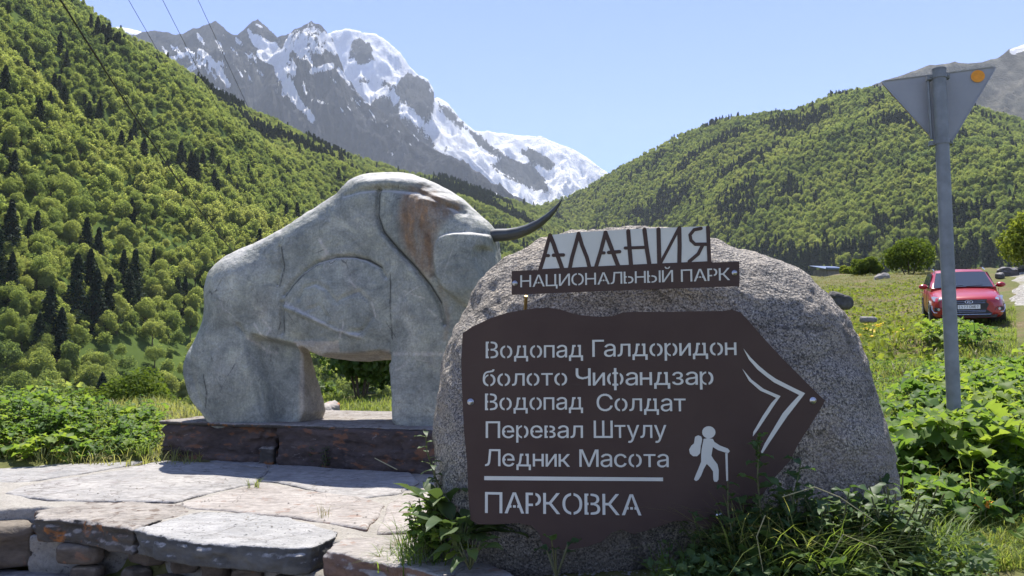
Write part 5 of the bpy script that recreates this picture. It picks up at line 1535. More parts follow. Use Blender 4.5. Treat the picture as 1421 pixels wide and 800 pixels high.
rock(P(1166, 426, 15), (.46, .36, .27), m_rockdark, 'dark rough rock just beyond the boulder, at the edge of the meadow', 2.0)
q = P(1222, 388, 50); rock((q.x, q.y, q.z - .2), (0.9, .8, .55), m_rockgrey, 'pale rock at the foot of the leafy bush left of the car', 4.0)
q = P(1205, 443, 16); rock((q.x, q.y, q.z - .05), (.36, .25, .10), m_rockgrey, 'flat pale stone lying in the meadow grass left of the car', 6.0)
for k, (a, Y, s, lab) in enumerate(((1398, 46, 1.0, 'larger pale boulder piled on the bank beside the upper gravel road'), (1414, 48, .8, 'smaller pale stone on top of the bank right of the car'), (1389, 45, .5, 'small pale stone at the foot of the roadside bank'))):
    q = onground(a, Y); rock(q, (s, s * .8, s * .6), m_rockorange if k == 9 else m_slab, lab, 3.0 + k)
q = P(456, 573, 8.9); rock((q.x, q.y, q.z - .06), (.26, .2, .17), m_rockorange, 'small orange-stained rock in the grass behind the plinth, seen between the bison legs', 1.4)
q = P(434, 577, 8.8); rock((q.x, q.y, q.z - .06), (.16, .15, .14), m_rockgrey, 'small grey rock beside the far hind leg of the bison', 2.6)
q = G(598, 760, 0.0); rock((q.x, q.y, q.z - .01), (.14, .11, .07), m_slab_pink, 'small broken reddish stone beside the dock leaves left of the sign', 5.0)

# ------------------------------------------------------------------ plants near the camera
m_grass = leafmat('grass_blades', [(0.10, 0.16, 0.035), (0.14, 0.20, 0.045), (0.18, 0.225, 0.06), (0.23, 0.24, 0.10)], 0.55, rough=0.5)
m_drygrass = leafmat('dry_grass', [(0.16, 0.16, 0.06), (0.22, 0.20, 0.10), (0.12, 0.15, 0.04)], 0.35, rough=0.6)
m_hog = leafmat('big_leaves', [(0.07, 0.13, 0.035), (0.10, 0.175, 0.038), (0.14, 0.215, 0.042), (0.185, 0.25, 0.05)], 0.52, rough=0.55, spec=0.2)
m_dock = leafmat('dock_leaves', [(0.05, 0.085, 0.035), (0.07, 0.11, 0.04), (0.10, 0.15, 0.04)], 0.35, rough=0.5, spec=0.25)
m_weed = leafmat('weed_leaves', [(0.05, 0.095, 0.032), (0.075, 0.125, 0.036), (0.11, 0.165, 0.045)], 0.40, rough=0.5)
m_stem = leafmat('stems', [(0.09, 0.12, 0.04), (0.13, 0.13, 0.06)], 0.15)
m_shrub = leafmat('shrub_leaves', [(0.075, 0.115, 0.02), (0.105, 0.15, 0.025), (0.135, 0.18, 0.03), (0.16, 0.195, 0.035)], 0.5, rough=0.7, spec=0.08)
m_darkshrub = leafmat('dark_shrub_leaves', [(0.025, 0.055, 0.015), (0.04, 0.085, 0.02), (0.06, 0.11, 0.025)], 0.35, rough=0.45)
m_yellow = leafmat('yellow_petals', [(0.55, 0.40, 0.02), (0.65, 0.48, 0.03)], 0.3)
m_orangefl = leafmat('orange_petals', [(0.6, 0.22, 0.02), (0.65, 0.3, 0.03)], 0.3)
rv = np.random.default_rng(33)

def blades(base, hgt, wid, lean, rng, segs=4):
    """arching grass blades: base (n,3), hgt, wid (n,), lean (n,) sideways reach as a share of height"""
    n = len(base)
    az = rng.uniform(0, 2 * np.pi, n)
    d = np.stack([np.cos(az), np.sin(az), np.zeros(n)], -1)
    sd = np.stack([-np.sin(az), np.cos(az), np.zeros(n)], -1)
    s = np.linspace(0, 1, segs + 1)
    V = []
    for k in s:
        c = base + d * (lean * hgt * k ** 2)[:, None] + np.array([0, 0, 1.0]) * (hgt * (k - 0.35 * np.clip(lean, 0, 1.6) * k ** 3))[:, None]
        w = wid * (1 - k ** 1.6) * 0.5 + wid * 0.03
        V += [c - sd * w[:, None], c + sd * w[:, None]]
    V = np.stack(V, 1)
    m = 2 * (segs + 1)
    q = np.array([(2 * k, 2 * k + 1, 2 * k + 3, 2 * k + 2) for k in range(segs)])
    F = (np.arange(n) * m)[:, None, None] + q[None]
    return V.reshape(-1, 3), F.reshape(-1, 4)
def leaf(base, d, length, width, rng, fold=0.25, droop=0.6, n=8, lobes=0, lobe_amp=0.45, shape='oval'):
    """one leaf as a folded strip along a drooping midrib"""
    d = np.asarray(d, float); d /= np.linalg.norm(d)
    side = np.cross(d, (0, 0, 1.0)); side /= np.linalg.norm(side) + 1e-9
    up = np.cross(side, d)
    s = np.linspace(0, 1, n + 1)
    if shape == 'oval': w = np.sin(np.pi * s ** 0.8) ** 0.8
    elif shape == 'lance': w = np.sin(np.pi * s ** 0.65)
    else: w = np.sin(np.pi * np.clip(s * 0.97 + 0.03, 0, 1)) ** 0.6
    if lobes: w = w * (1 - lobe_amp * (0.5 + 0.5 * np.cos(2 * np.pi * lobes * s)))
    w = w * width / 2 + 0.002
    mid = np.asarray(base)[None] + d[None] * (s * length)[:, None] - np.array([0, 0, 1.0])[None] * (droop * length * 0.5 * s ** 2)[:, None]
    wav = 0.12 * width * np.sin(s * 9 + rng.uniform(0, 6))
    sweep = d[None] * (0.35 * w)[:, None] if lobes else 0
    L_ = mid - side[None] * w[:, None] + up[None] * (w * fold + wav)[:, None] + sweep
    R_ = mid + side[None] * w[:, None] + up[None] * (w * fold - wav)[:, None] + sweep
    V = np.stack([L_, mid, R_], 1).reshape(-1, 3)
    F = []
    for k in range(n):
        a = 3 * k
        F += [(a, a + 1, a + 4, a + 3), (a + 1, a + 2, a + 5, a + 4)]
    return V, np.array(F)
def stalk(mb, p0, p1, r, bend=0.0, m=0, n=5):
    p0, p1 = np.asarray(p0, float), np.asarray(p1, float)
    mid = (p0 + p1) / 2 + np.array([0, 0, bend])
    mb.tube([p0, mid, p1], [r, r * .8, r * .6], n, m, cap=False)

def hogweed(rng, nl, R, H, lsize):
    st, lf = MB(), MB()
    for k in range(nl):
        a = 2 * math.pi * k / nl * 1.62 + rng.uniform(-.4, .4)
        rr_ = R * rng.uniform(0.15, 1.0); h = H * rng.uniform(0.28, 1.12) * (1 - 0.35 * (rr_ / R) ** 2)
        tip = np.array([rr_ * math.cos(a), rr_ * math.sin(a), h])
        stalk(st, (0.02 * math.cos(a), 0.02 * math.sin(a), 0), tip, 0.006, 0.06)
        o = np.array([math.cos(a), math.sin(a), rng.uniform(-.45, 1.0)])
        L_ = lsize * rng.uniform(0.6, 1.35)
        lf.add(*leaf(tip, o, L_, L_ * 0.85, rng, rng.uniform(.05, .6), rng.uniform(.2, 1.1), 12, 3, 0.5, 'wide'))
        for sgn in (-1, 1):
            a2 = a + sgn * rng.uniform(0.8, 1.15)
            o2 = np.array([math.cos(a2), math.sin(a2), rng.uniform(-.4, .8)])
            lf.add(*leaf(tip - 0.03 * o, o2, L_ * .72, L_ * .55, rng, .25, rng.uniform(.2, .7), 10, 3, 0.45, 'wide'))
    return st, lf
HOG = []
for k in range(5):
    st, lf = hogweed(rv, 14 + k % 3, 0.27, 0.38, 0.165)
    a, b_ = lf.mesh('leaves', True), st.mesh('stems', True)
    a.materials.append(m_hog); b_.materials.append(m_stem)
    HOG.append((a, b_))
def plant(name, meshes, pos, s, rz, label, cat, group):
    r = empty(name, pos, label, cat, group, rz)
    r.scale = (s, s, s)
    for nm, me in zip(('leaves', 'stems', 'flowers'), meshes):
        link(nm, me, None, r)
    return r
def gz(x, y): return float(ground_z(x, y))
# the big-leaved bed round the road sign
spots = []
tries = 0
while len(spots) < 150 and tries < 9000:
    tries += 1
    y = math.sqrt(rv.uniform(4.05 ** 2, 10.5 ** 2)); tt = rv.uniform(0.505, 0.86)
    x = tt * y / 0.998
    lim = 0.53 if y < 5.2 else 0.53 + (y - 5.2) * 0.009
    if tt < lim - 0.03: continue
    px, py, _ = proj(np.array([x, y, gz(x, y)]))
    if px > 1520: continue
    if any((x - a) ** 2 + (y - b_) ** 2 < (0.17 + .012 * y) ** 2 for a, b_ in spots): continue
    spots.append((x, y))
for x, y in spots:
    s = rv.uniform(0.75, 1.15) * (0.85 if y < 4.5 else 1.0) * (1 - 0.25 * max(0, (y - 7) / 3.5))
    plant('hogweed', HOG[rv.integers(5)], (x, y, gz(x, y) - .01), s, rv.uniform(0, 6.28), 'broad-leaved green weed in the thick bed around the road sign pole', 'plant', 'broad-leaved weeds around the road sign')
for a_, y in ((1300, 4.78), (1322, 4.72), (1342, 4.8), (1312, 4.62), (1334, 4.6)):
    x = (a_ - 710.5) / FPX * y
    plant('hogweed', HOG[rv.integers(5)], (x, y, gz(x, y) + .02), rv.uniform(1.05, 1.25), rv.uniform(0, 6.28), 'broad-leaved green weed in the thick bed around the road sign pole', 'plant', 'broad-leaved weeds around the road sign')
# weeds in front of the car
for pxx, y in ((1300, 17.5), (1318, 16.8), (1330, 17.6), (1342, 16.2), (1312, 15.4), (1290, 15.0), (1338, 14.6), (1356, 14.0), (1325, 13.4), (1300, 12.8), (1352, 12.6)):
    x = (pxx - 710.5) / FPX * y
    plant('hogweed', HOG[rv.integers(5)], (x, y, gz(x, y) - .02), rv.uniform(0.85, 1.15), rv.uniform(0, 6.28), 'broad-leaved weed growing in front of the red car bumper', 'plant', 'weeds in front of the red car')
# bed left of the terrace
def herb(rng, n_st, H, ls):
    st, lf = MB(), MB()
    for k in range(n_st):
        a = rng.uniform(0, 6.28); l = rng.uniform(0.05, 0.22)
        h = H * rng.uniform(.6, 1.1)
        b0 = np.array([rng.normal() * .06, rng.normal() * .06, 0]); tp = b0 + np.array([l * math.cos(a), l * math.sin(a), h])
        stalk(st, b0, tp, .005, 0, 0, 5)
        for q in range(9):
            s = rng.uniform(.2, 1.0); c = b0 + (tp - b0) * s; a2 = rng.uniform(0, 6.28)
            L_ = ls * rng.uniform(.6, 1.2) * (1.15 - .4 * s)
            lf.add(*leaf(c, (math.cos(a2), math.sin(a2), rng.uniform(.0, .8)), L_, L_ * .5, rng, .25, rng.uniform(.3, 1.1), 6, 0, 0, 'lance'))
    return st, lf
HERB = []
for k in range(4):
    st, lf = herb(rv, 8, 0.42, 0.14)
    a, b_ = lf.mesh('leaves', True), st.mesh('stems', True)
    a.materials.append(m_hog); b_.materials.append(m_stem)
    HERB.append((a, b_))
spots = []
tries = 0
while len(spots) < 150 and tries < 6000:
    tries += 1
    pxx, y = rv.uniform(-60, 222), rv.uniform(6.55, 8.9)
    x = (pxx - 710.5) / FPX * y
    if y < 6.75 + max(0, (pxx - 60) / 160) * 0.35: continue
    if any((x - a) ** 2 + (y - b_) ** 2 < 0.16 ** 2 for a, b_ in spots): continue
    spots.append((x, y))
for x, y in spots:
    hog = rv.random() < .45
    pxx = 710.5 + x / y * FPX
    s = rv.uniform(.55, .9) * (1.0 if pxx < 130 else 0.72) * (0.85 if y < 7.1 else 1)
    plant('hogweed' if hog else 'leafy_herb', (HOG if hog else HERB)[rv.integers(4)], (x, y, gz(x, y) - .02), s, rv.uniform(0, 6.28),
          'broad-leaved weed in the lush patch at the left end of the terrace' if hog else 'narrow-leaved herb in the lush patch at the left end of the terrace', 'plant',
          'broad-leaved weeds at the left of the terrace' if hog else 'narrow-leaved herbs at the left of the terrace')

# meadow grass (one mass)
def scatter_grass(name, n, ylo, yhi, tlo, thi, h, w, mat, label, rej=None, lean=(0.2, 1.1), power=2.0, clump=0.0):
    rng = np.random.default_rng(int(n) % 97)
    y = (rng.uniform(ylo ** power, yhi ** power, n)) ** (1 / power); tt = rng.uniform(tlo, thi, n)
    x = tt * y
    m = np.ones(n, bool)
    if rej is not None: m &= ~rej(x, y)
    if clump: m &= fbm(x * 2.2, y * 2.2, 7.0, 3) > rng.uniform(-.5, .3, n) * clump
    x, y = x[m], y[m]
    z = ground_z(x, y) - 0.01
    b0 = np.stack([x, y, z], -1)
    hh = rng.uniform(*h, len(x)) * (0.75 + 0.5 * fbm(x * 1.1, y * 1.1, 3, 2))
    V, F = blades(b0, hh, rng.uniform(*w, len(x)), rng.uniform(*lean, len(x)), rng, 4)
    return tag(link(name, mesh_np(name, V, F), mat), label, 'grass', kind='stuff')
scatter_grass('grass', 46000, 3.42, 5.6, 0.34, 0.80, (0.05, 0.20), (0.004, 0.009), m_grass, 'fresh green grass between the boulder and the broad-leaved weeds', lambda x, y: (x < 2.02) & (y > 3.5) & (y < 4.2), (0.2, 1.3))
scatter_grass('grass', 60000, 5.0, 24, 0.36, 0.66, (0.06, 0.22), (0.006, 0.014), m_grass, 'short meadow grass running up towards the red car', None, (0.2, 1.0), 1.6)
scatter_grass('grass', 9000, 4.1, 10, 0.50, 0.82, (0.22, 0.46), (0.005, 0.011), m_grass, 'tall grass growing between the broad-leaved weeds around the road sign', None, (0.2, 0.9))
scatter_grass('grass', 26000, 10, 62, 0.33, 0.62, (0.10, 0.30), (0.014, 0.035), m_drygrass, 'dry yellowish grass on the far meadow', None, (0.3, 1.2), 1.5, 0.8)
scatter_grass('grass', 9000, 8.35, 11.5, -0.34, -0.08, (0.06, 0.2), (0.006, 0.012), m_grass, 'bright grass behind the plinth, seen under the bison')
scatter_grass('grass', 15000, 6.6, 14, -0.85, -0.40, (0.08, 0.24), (0.006, 0.012), m_grass, 'tall grass among the weeds left of the terrace', lambda x, y: y < 6.7)
# low leaf litter of the meadow: small round leaves
def ground_leaves(name, n, ylo, yhi, tlo, thi, size, mat, label, cat='ground cover', hz=(0.02, 0.12), power=2.0, rej=None):
    rng = np.random.default_rng(n % 89)
    y = (rng.uniform(ylo ** power, yhi ** power, n)) ** (1 / power); x = rng.uniform(tlo, thi, n) * y
    m = fbm(x * 1.6, y * 1.6, 2.0, 3) > rng.uniform(-.35, .35, n)
    if rej is not None: m &= ~rej(x, y)
    x, y = x[m], y[m]
    c = np.stack([x, y, ground_z(x, y) + rng.uniform(*hz, len(x))], -1)
    nn = np.tile(np.array([0, -.15, 1.0]), (len(x), 1))
    V, F = leaf_quads(c, nn, rng.uniform(*size, len(x)), rng, 0.6, 0.5)
    return tag(link(name, mesh_np(name, V, F), mat), label, cat, kind='stuff')
ground_leaves('ground_cover', 16000, 3.5, 12, 0.36, 0.72, (0.012, 0.035), m_hog, 'small leafy ground cover of the near meadow', rej=lambda x, y: (x < 2.02) & (y > 3.5) & (y < 4.2))
ground_leaves('ground_cover', 5200, 2.95, 3.75, 0.16, 0.62, (0.010, 0.028), m_weed, 'small shaded leaves carpeting the foot of the boulder', hz=(0.01, 0.16))
ground_leaves('ground_cover', 16000, 11, 45, 0.33, 0.60, (0.03, 0.09), m_shrub, 'small leafy ground cover of the far meadow', hz=(0.03, 0.22), power=1.5)
# flowers
for k in range(13):
    y = rv.uniform(13, 22); pxx = rv.uniform(1185, 1262)
    x = (pxx - 710.5) / FPX * y
    mb, fl = MB(), MB()
    hgt = rv.uniform(.16, .34)
    mb.tube([(0, 0, 0), (.01, 0, hgt)], .004, 4)
    c = np.array([[0.01, 0, hgt]]) + rv.normal(size=(7, 3)) * np.array([.035, .035, .015])
    V, F = leaf_quads(c, np.tile([0, -.3, 1.0], (7, 1)), np.full(7, .028), rv, .9, .4)
    fl.add(V, F)
    r = empty('yellow_flower', (x, y, gz(x, y)), 'small yellow wildflower in the meadow grass left of the red car', 'flower', 'yellow wildflowers left of the red car')
    fl.build('petals', m_yellow, r); mb.build('stem', m_stem, r)
for k, (a, b_, Y) in enumerate(((1364, 700, 3.95), (1371, 697, 3.98))):
    q = P(a, b_, Y)
    mb, fl = MB(), MB(); g0 = gz(q.x, q.y); hgt = q.z - g0
    mb.tube([(0, 0, 0), (-.02, 0, hgt * .6), (0, 0, hgt)], .003, 4)
    V, F = leaf_quads(np.array([[0, 0, hgt]]) + rv.normal(size=(12, 3)) * .013, np.tile([0, -.6, 1.0], (12, 1)), np.full(12, .013), rv, .7, .6)
    fl.add(V, F)
    r = empty('orange_flower', (q.x, q.y, g0), 'small orange wildflower in the sunny grass right of the boulder', 'flower', 'orange wildflowers right of the boulder')
    fl.build('petals', m_orangefl, r); mb.build('stem', m_stem, r)

# dark shrub behind the bison, shrubs below the terrace, bushes on the right
def shrub(name, pos, w, h, n, ls, mat, label, cat='shrub', group=None, lumps=16, seed=0, fill=0.3):
    rng = np.random.default_rng(seed + 100)
    V, F = broadleaf_crown(rng, n, ls / h, lumps, 0.36 * w / h, 0.40, 0.44, (0.12, 0.22), fill)
    V[:, 2] = np.maximum(V[:, 2], 0.01)
    r = empty(name, pos, label, cat, group, seed * 1.3)
    r.scale = (h, h, h)
    link('crown', mesh_np('crown', V, F), mat, r)
    mb = MB()
    for k in range(6):
        a = k * 1.05; l = .3 * w / h
        mb.tube([(0.02 * math.cos(a), .02 * math.sin(a), -.05), (l * .4 * math.cos(a), l * .4 * math.sin(a), .3), (l * math.cos(a), l * math.sin(a), .62)], [.012, .009, .004], 5)
    mb.build('stem', m_bark, r)
    return r
q = onground(503, 11.2); shrub('shrub', (q.x, q.y, q.z - .05), 1.25, 1.55, 5200, .055, m_darkshrub, 'dense dark green bush standing behind the bison, seen under its belly', seed=1)
q = onground(555, 12.5); shrub('shrub', (q.x, q.y, q.z - .05), 1.1, 1.3, 3200, .055, m_darkshrub, 'second dark bush behind the bison foreleg', seed=2)
q = onground(425, 13.5); shrub('shrub', (q.x, q.y, q.z - .1), 1.3, 1.05, 3000, .05, m_weed, 'low greyish bush behind the far hind leg of the bison', seed=3)
LOW = [(170, 26, 4.6, 4.6, 0), (92, 31, 4.2, 3.6, 1), (20, 27, 4.8, 3.3, 2), (238, 30, 3.6, 4.2, 0), (270, 38, 4.6, 3.4, 1), (55, 42, 5.5, 4.8, 0), (130, 50, 6, 5, 2), (-25, 36, 5, 4.5, 0), (205, 55, 6, 5.5, 1), (10, 58, 6, 5, 2),
       (300, 60, 6, 5, 0), (90, 68, 6.5, 6, 1), (440, 40, 5, 4.2, 0), (490, 55, 6, 5.5, 1), (250, 75, 7, 6, 2), (160, 85, 7, 6.5, 0), (40, 80, 7, 6, 1)]
for k, (a, Y, w, h, v) in enumerate(LOW):
    q = onground(a, Y)
    shrub('shrub', (q.x, q.y, q.z - .3), w, h, 15000 if Y < 32 else 6000, .065 if Y < 32 else .11, (m_shrub, m_shrub, m_leaf)[v],
          ('largest yellow-green bush below the terrace, left of the plinth' if k == 0 else 'yellow-green bush on the bank below the terrace'), 'shrub', None if k == 0 else 'bushes on the bank below the terrace', 22, 10 + k)
RB = [(1262, 58, 5.0, 3.6, m_shrub, 'rounded leafy green bush at the meadow crest just left of the red car'), (1432, 47, 3.2, 4.6, m_shrub, 'tall bush at the right edge of the view above the gravel road'),
      (1205, 62, 3.2, 1.9, m_shrub, 'small yellow-green bush left of the rounded bush at the meadow crest'), (1183, 66, 2.6, 1.5, m_shrub, 'lowest pale bush beside the blue-roofed shed'),
      (1322, 78, 6, 3.9, m_leaf, 'grey-green bush directly behind the red car roof'), (1362, 80, 6.5, 4.4, m_leaf, 'grey-green bush behind the car on its right side'), (1394, 86, 6, 4.6, m_leaf, 'grey-green bush above the far bend of the gravel road'),
      (1285, 84, 6, 4.2, m_leaf, 'dull green bush behind the pole of the road sign'), (1150, 80, 5, 2.6, m_leaf, 'dull green bush rising beyond the right shoulder of the boulder'), (1130, 90, 6, 3.0, m_leaf, 'dull green bush partly behind the boulder')]
for k, (a, Y, w, h, mt, lab) in enumerate(RB):
    q = onground(a, Y); shrub('shrub', (q.x, q.y, q.z - .3), w, h, 5200, .11 if Y < 60 else .15, mt, lab, seed=50 + k, lumps=20)

# ------------------------------------------------------------------ weeds at the foot of the boulder
def tuft(name, px0, px1, Y0, Y1, n, h, w, mat, label, zoff=0.0, lean=(.3, 1.3), seed=0):
    rng = np.random.default_rng(seed + 7)
    y = rng.uniform(Y0, Y1, n); x = (rng.uniform(px0, px1, n) - 710.5) / FPX * y
    z = np.maximum(ground_z(x, y), -0.12) + zoff
    c = np.array([x.mean(), y.mean(), z.min()])
    V, F = blades(np.stack([x, y, z], -1) - c, rng.uniform(*h, n), rng.uniform(*w, n), rng.uniform(*lean, n), rng, 5)
    o = link(name, mesh_np(name, V, F), mat); o.location = c
    return tag(o, label, 'grass')
tuft('grass_tuft', 900, 1010, 3.22, 3.42, 150, (.08, .24), (.004, .009), m_grass, 'shaded grass tuft below the wavy lower edge of the sign, left of the hiker', seed=1)
tuft('grass_tuft', 1000, 1110, 3.16, 3.42, 330, (.18, .48), (.004, .010), m_grass, 'tallest shaded grass tuft, in front of the lower right corner of the sign', seed=2)
tuft('grass_tuft', 1090, 1200, 3.16, 3.5, 330, (.14, .40), (.004, .010), m_grass, 'shaded grass tuft at the foot of the boulder, midway to its right end', seed=3)
tuft('grass_tuft', 1190, 1300, 3.2, 3.8, 300, (.12, .34), (.004, .009), m_grass, 'grass tuft at the right end of the boulder where its shadow ends', seed=4)
tuft('grass_tuft', 1040, 1170, 3.08, 3.22, 150, (.22, .50), (.003, .007), m_grass, 'long arching shaded grass nearest us in front of the weed thicket', seed=12, lean=(.6, 1.6))
tuft('grass_tuft', 1262, 1330, 3.35, 3.75, 260, (.10, .30), (.003, .008), m_grass, 'sunlit grass tuft just right of the weed thicket', seed=13)
tuft('grass_tuft', 556, 622, 3.55, 3.95, 220, (.10, .26), (.003, .007), m_grass, 'sunlit fine grass tuft on the terrace left of the dock leaves', .06, seed=5)
tuft('grass_tuft', 528, 585, 3.6, 3.85, 90, (.06, .16), (.003, .006), m_grass, 'small sunlit grass tuft at the front edge of the terrace', .07, (.6, 1.6), 6)
tuft('grass_tuft', 348, 366, 5.5, 5.6, 26, (.05, .10), (.004, .007), m_grass, 'tiny grass tuft growing from a crack in the terrace middle', .07, seed=7)
tuft('grass_tuft', 196, 222, 6.8, 6.95, 30, (.06, .13), (.004, .007), m_grass, 'small grass tuft by the left corner of the plinth', .07, seed=8)
tuft('grass_tuft', 446, 466, 4.55, 4.65, 16, (.05, .11), (.002, .004), m_drygrass, 'tiny dry grass tuft in the joint of the pinkish flagstone', .07, seed=9)
tuft('grass_tuft', 1285, 1330, 3.3, 3.6, 60, (.08, .2), (.003, .008), m_grass, 'sunlit grass tuft at the edge of the reddish paving', seed=10)

def rosette(name, pos, n, L_, w, mat, label, seed, cat='plant', up=(0.2, 1.1), shape='oval', droop=(.4, 1.2), flat=False):
    rng = np.random.default_rng(seed)
    lf, st = MB(), MB()
    for k in range(n):
        a = 2 * math.pi * k / n * 2.4 + rng.uniform(-.3, .3)
        l = L_ * rng.uniform(.6, 1.15)
        e = rng.uniform(*up)
        p1 = np.array([.05 * math.cos(a), .05 * math.sin(a), .06 + .10 * e])
        stalk(st, (0, 0, 0), p1, .005)
        lf.add(*leaf(p1, (math.cos(a), math.sin(a), e), l, l * w, rng, rng.uniform(.15, .4), rng.uniform(*droop), 9, 0, 0, shape))
    r = empty(name, pos, label, cat)
    lf.build('leaves', mat, r, True); st.build('stems', m_stem, r, True)
    return r
rosette('dock_plant', (P(636, 770, 3.54).x, 3.54, .04), 19, .25, .36, m_dock, 'dock with long broad leaves at the lower left corner of the sign', 1)
rosette('dock_plant', (P(618, 740, 3.74).x, 3.74, .05), 17, .26, .34, m_dock, 'taller dock with broad leaves behind the broken stone, beside the boulder', 2, up=(.5, 1.6))
rosette('dock_plant', (P(652, 780, 3.42).x, 3.42, .02), 11, .14, .42, m_dock, 'low dock with drooping leaves just under the sign corner', 3, up=(.0, .7))
for k in range(14):
    pxx = rv.uniform(594, 640); y = rv.uniform(3.62, 4.0)
    plant('leafy_herb', HERB[rv.integers(4)], ((pxx - 710.5) / FPX * y, y, .01), rv.uniform(.38, .68), rv.uniform(0, 6.28), 'narrow-leaved herb in the clump between the terrace and the left side of the boulder', 'plant', 'narrow-leaved herbs left of the boulder')
rosette('dock_plant', (P(1205, 760, 3.35).x, 3.35, .0), 12, .20, .45, m_weed, 'shaded broad-leaved weed at the foot of the boulder right of the sign', 4)
rosette('dock_plant', (P(772, 790, 3.3).x, 3.3, .02), 7, .07, .7, m_weed, 'tiny round-leaved weed under the middle of the sign', 5)
rosette('dock_plant', (P(1110, 770, 3.15).x, 3.15, .0), 11, .19, .5, m_weed, 'shaded round-leaved weed among the grass below the sign corner', 6)
rosette('dock_plant', (P(1045, 770, 3.2).x, 3.2, .0), 10, .17, .45, m_weed, 'shaded broad-leaved weed under the tall mugwort', 7)
rosette('dock_plant', (P(1150, 770, 3.05).x, 3.05, -.02), 10, .17, .45, m_weed, 'shaded broad-leaved weed nearest us at the bottom edge, below the granite', 8)

def mugwort(name, pos, top, n, ls, mat, label, seed, lobes=3, bare=0.0, tiprate=.35, bud=False):
    rng = np.random.default_rng(seed)
    pos, top = Vector(pos), Vector(top)
    st, lf = MB(), MB()
    d = np.array(top - pos)
    pts = [np.array([0, 0, 0.0]), d * .35 + np.array([.012, .01, 0]), d * .7 + np.array([-.008, 0, 0]), d]
    st.tube(pts, [.006, .005, .004, .002], 6)
    tt_ = np.linspace(0, 1, 4); P_ = np.array(pts)
    for k in range(n):
        s = bare + (1 - bare) * (k + .5) / n
        c = np.array([np.interp(s, tt_, P_[:, q]) for q in range(3)])
        a = k * 2.4 + rng.uniform(-.3, .3)
        l = ls * (1.15 - s * (1 - tiprate)) * rng.uniform(.75, 1.15)
        lf.add(*leaf(c, (math.cos(a), math.sin(a) * .8 - .15, rng.uniform(.1, .7)), l, l * (.62 if lobes else .35), rng, .2, rng.uniform(.4, 1.2), 12 if lobes else 6, lobes, .6, 'wide' if lobes else 'lance'))
    if bud:
        for k in range(30):
            s = rng.uniform(.8, 1.0); c = np.array([np.interp(s, tt_, P_[:, q]) for q in range(3)])
            a = rng.uniform(0, 6.28)
            lf.add(*leaf(c, (math.cos(a), math.sin(a), 1.2), .022, .012, rng, .2, .3, 3, 0, 0, 'lance'))
    r = empty(name, tuple(pos), label, 'plant')
    lf.build('leaves', mat, r, True); st.build('stem', m_stem, r, True)
    return r
YM = 3.30
mugwort('mugwort', P(1056, 810, YM), P(1053, 604, YM), 17, .14, m_weed, 'tall mugwort with cut leaves rising in front of the chevron arrow', 1, 3, .2, .35, True)
mugwort('mugwort', P(1085, 810, 3.25), P(1112, 640, 3.25), 15, .16, m_weed, 'second mugwort leaning right over the lower edge of the sign', 2, 3, .2)
mugwort('mugwort', P(1165, 805, 3.3), P(1180, 672, 3.3), 14, .17, m_weed, 'third mugwort with paler top leaves against the granite', 3, 3, .1)
mugwort('mugwort', P(1020, 810, 3.25), P(1010, 668, 3.25), 14, .12, m_weed, 'short mugwort between the hiker symbol and the chevron', 4, 3, .1)
mugwort('leafy_herb', P(606, 700, 4.0), P(590, 596, 4.0), 11, .07, m_dock, 'thin upright herb with pale leaves against the left side of the boulder', 5, 0, .15, .8)
mugwort('leafy_herb', P(622, 720, 3.8), P(600, 640, 3.8), 12, .09, m_dock, 'low herb with narrow leaves by the left foot of the boulder', 6, 0, .1, .8)
mugwort('leafy_herb', P(1230, 800, 3.4), P(1225, 690, 3.4), 22, .09, m_weed, 'bushy shaded herb under the right end of the boulder', 7, 0, .0, .5)
mugwort('leafy_herb', P(1268, 800, 3.5), P(1275, 700, 3.5), 22, .08, m_weed, 'bushy herb at the very edge of the boulder shadow', 8, 0, .0, .5)
mugwort('leafy_herb', P(1150, 815, 3.15), P(1140, 700, 3.15), 22, .09, m_weed, 'bushy shaded herb in front of the granite below the mugworts', 9, 0, .0, .5)
mugwort('leafy_herb', P(1195, 815, 3.2), P(1200, 705, 3.2), 22, .09, m_weed, 'bushy shaded herb just left of the one under the right end of the boulder', 10, 0, .0, .5)
# the thicket of shaded weeds under the granite: copies of three kinds
SHW = []
for k in range(3):
    st, lf = herb(rv, 7, 0.34, 0.10)
    a_m, b_m = lf.mesh('leaves', True), st.mesh('stems', True)
    a_m.materials.append(m_weed); b_m.materials.append(m_stem); SHW.append((a_m, b_m))
st, lf = hogweed(rv, 10, 0.18, 0.26, 0.11)
a_m, b_m = lf.mesh('leaves', True), st.mesh('stems', True)
a_m.materials.append(m_weed); b_m.materials.append(m_stem); SHW.append((a_m, b_m))
for k in range(44):
    pxx = rv.uniform(985, 1266); y = rv.uniform(3.2, 3.5) + (0.25 if pxx > 1225 else 0)
    x = (pxx - 710.5) / FPX * y
    q = rv.integers(4)
    s = rv.uniform(.7, 1.15) * (0.75 if pxx < 1030 else 1.0) * (0.8 if pxx > 1270 else 1)
    plant('shade_weed', SHW[q], (x, y, gz(x, y) - .02), s, rv.uniform(0, 6.28), 'cut-leaved weed in the shaded thicket under the boulder' if q == 3 else 'small-leaved bushy weed in the shaded thicket under the boulder', 'plant',
          'cut-leaved weeds under the boulder' if q == 3 else 'small-leaved weeds under the boulder')
for k, (a, b_) in enumerate(((405, 640), (450, 648), (432, 646))):
    mugwort('leafy_herb', G(a, b_, 0.0), G(a, b_, 0.0) + Vector((.02, -.02, .17)), 14, .05, m_weed, 'small feathery weed against the plinth front, ' + ('left one' if k == 0 else ('right one' if k == 1 else 'middle one')), 20 + k, 3, .0, .6)
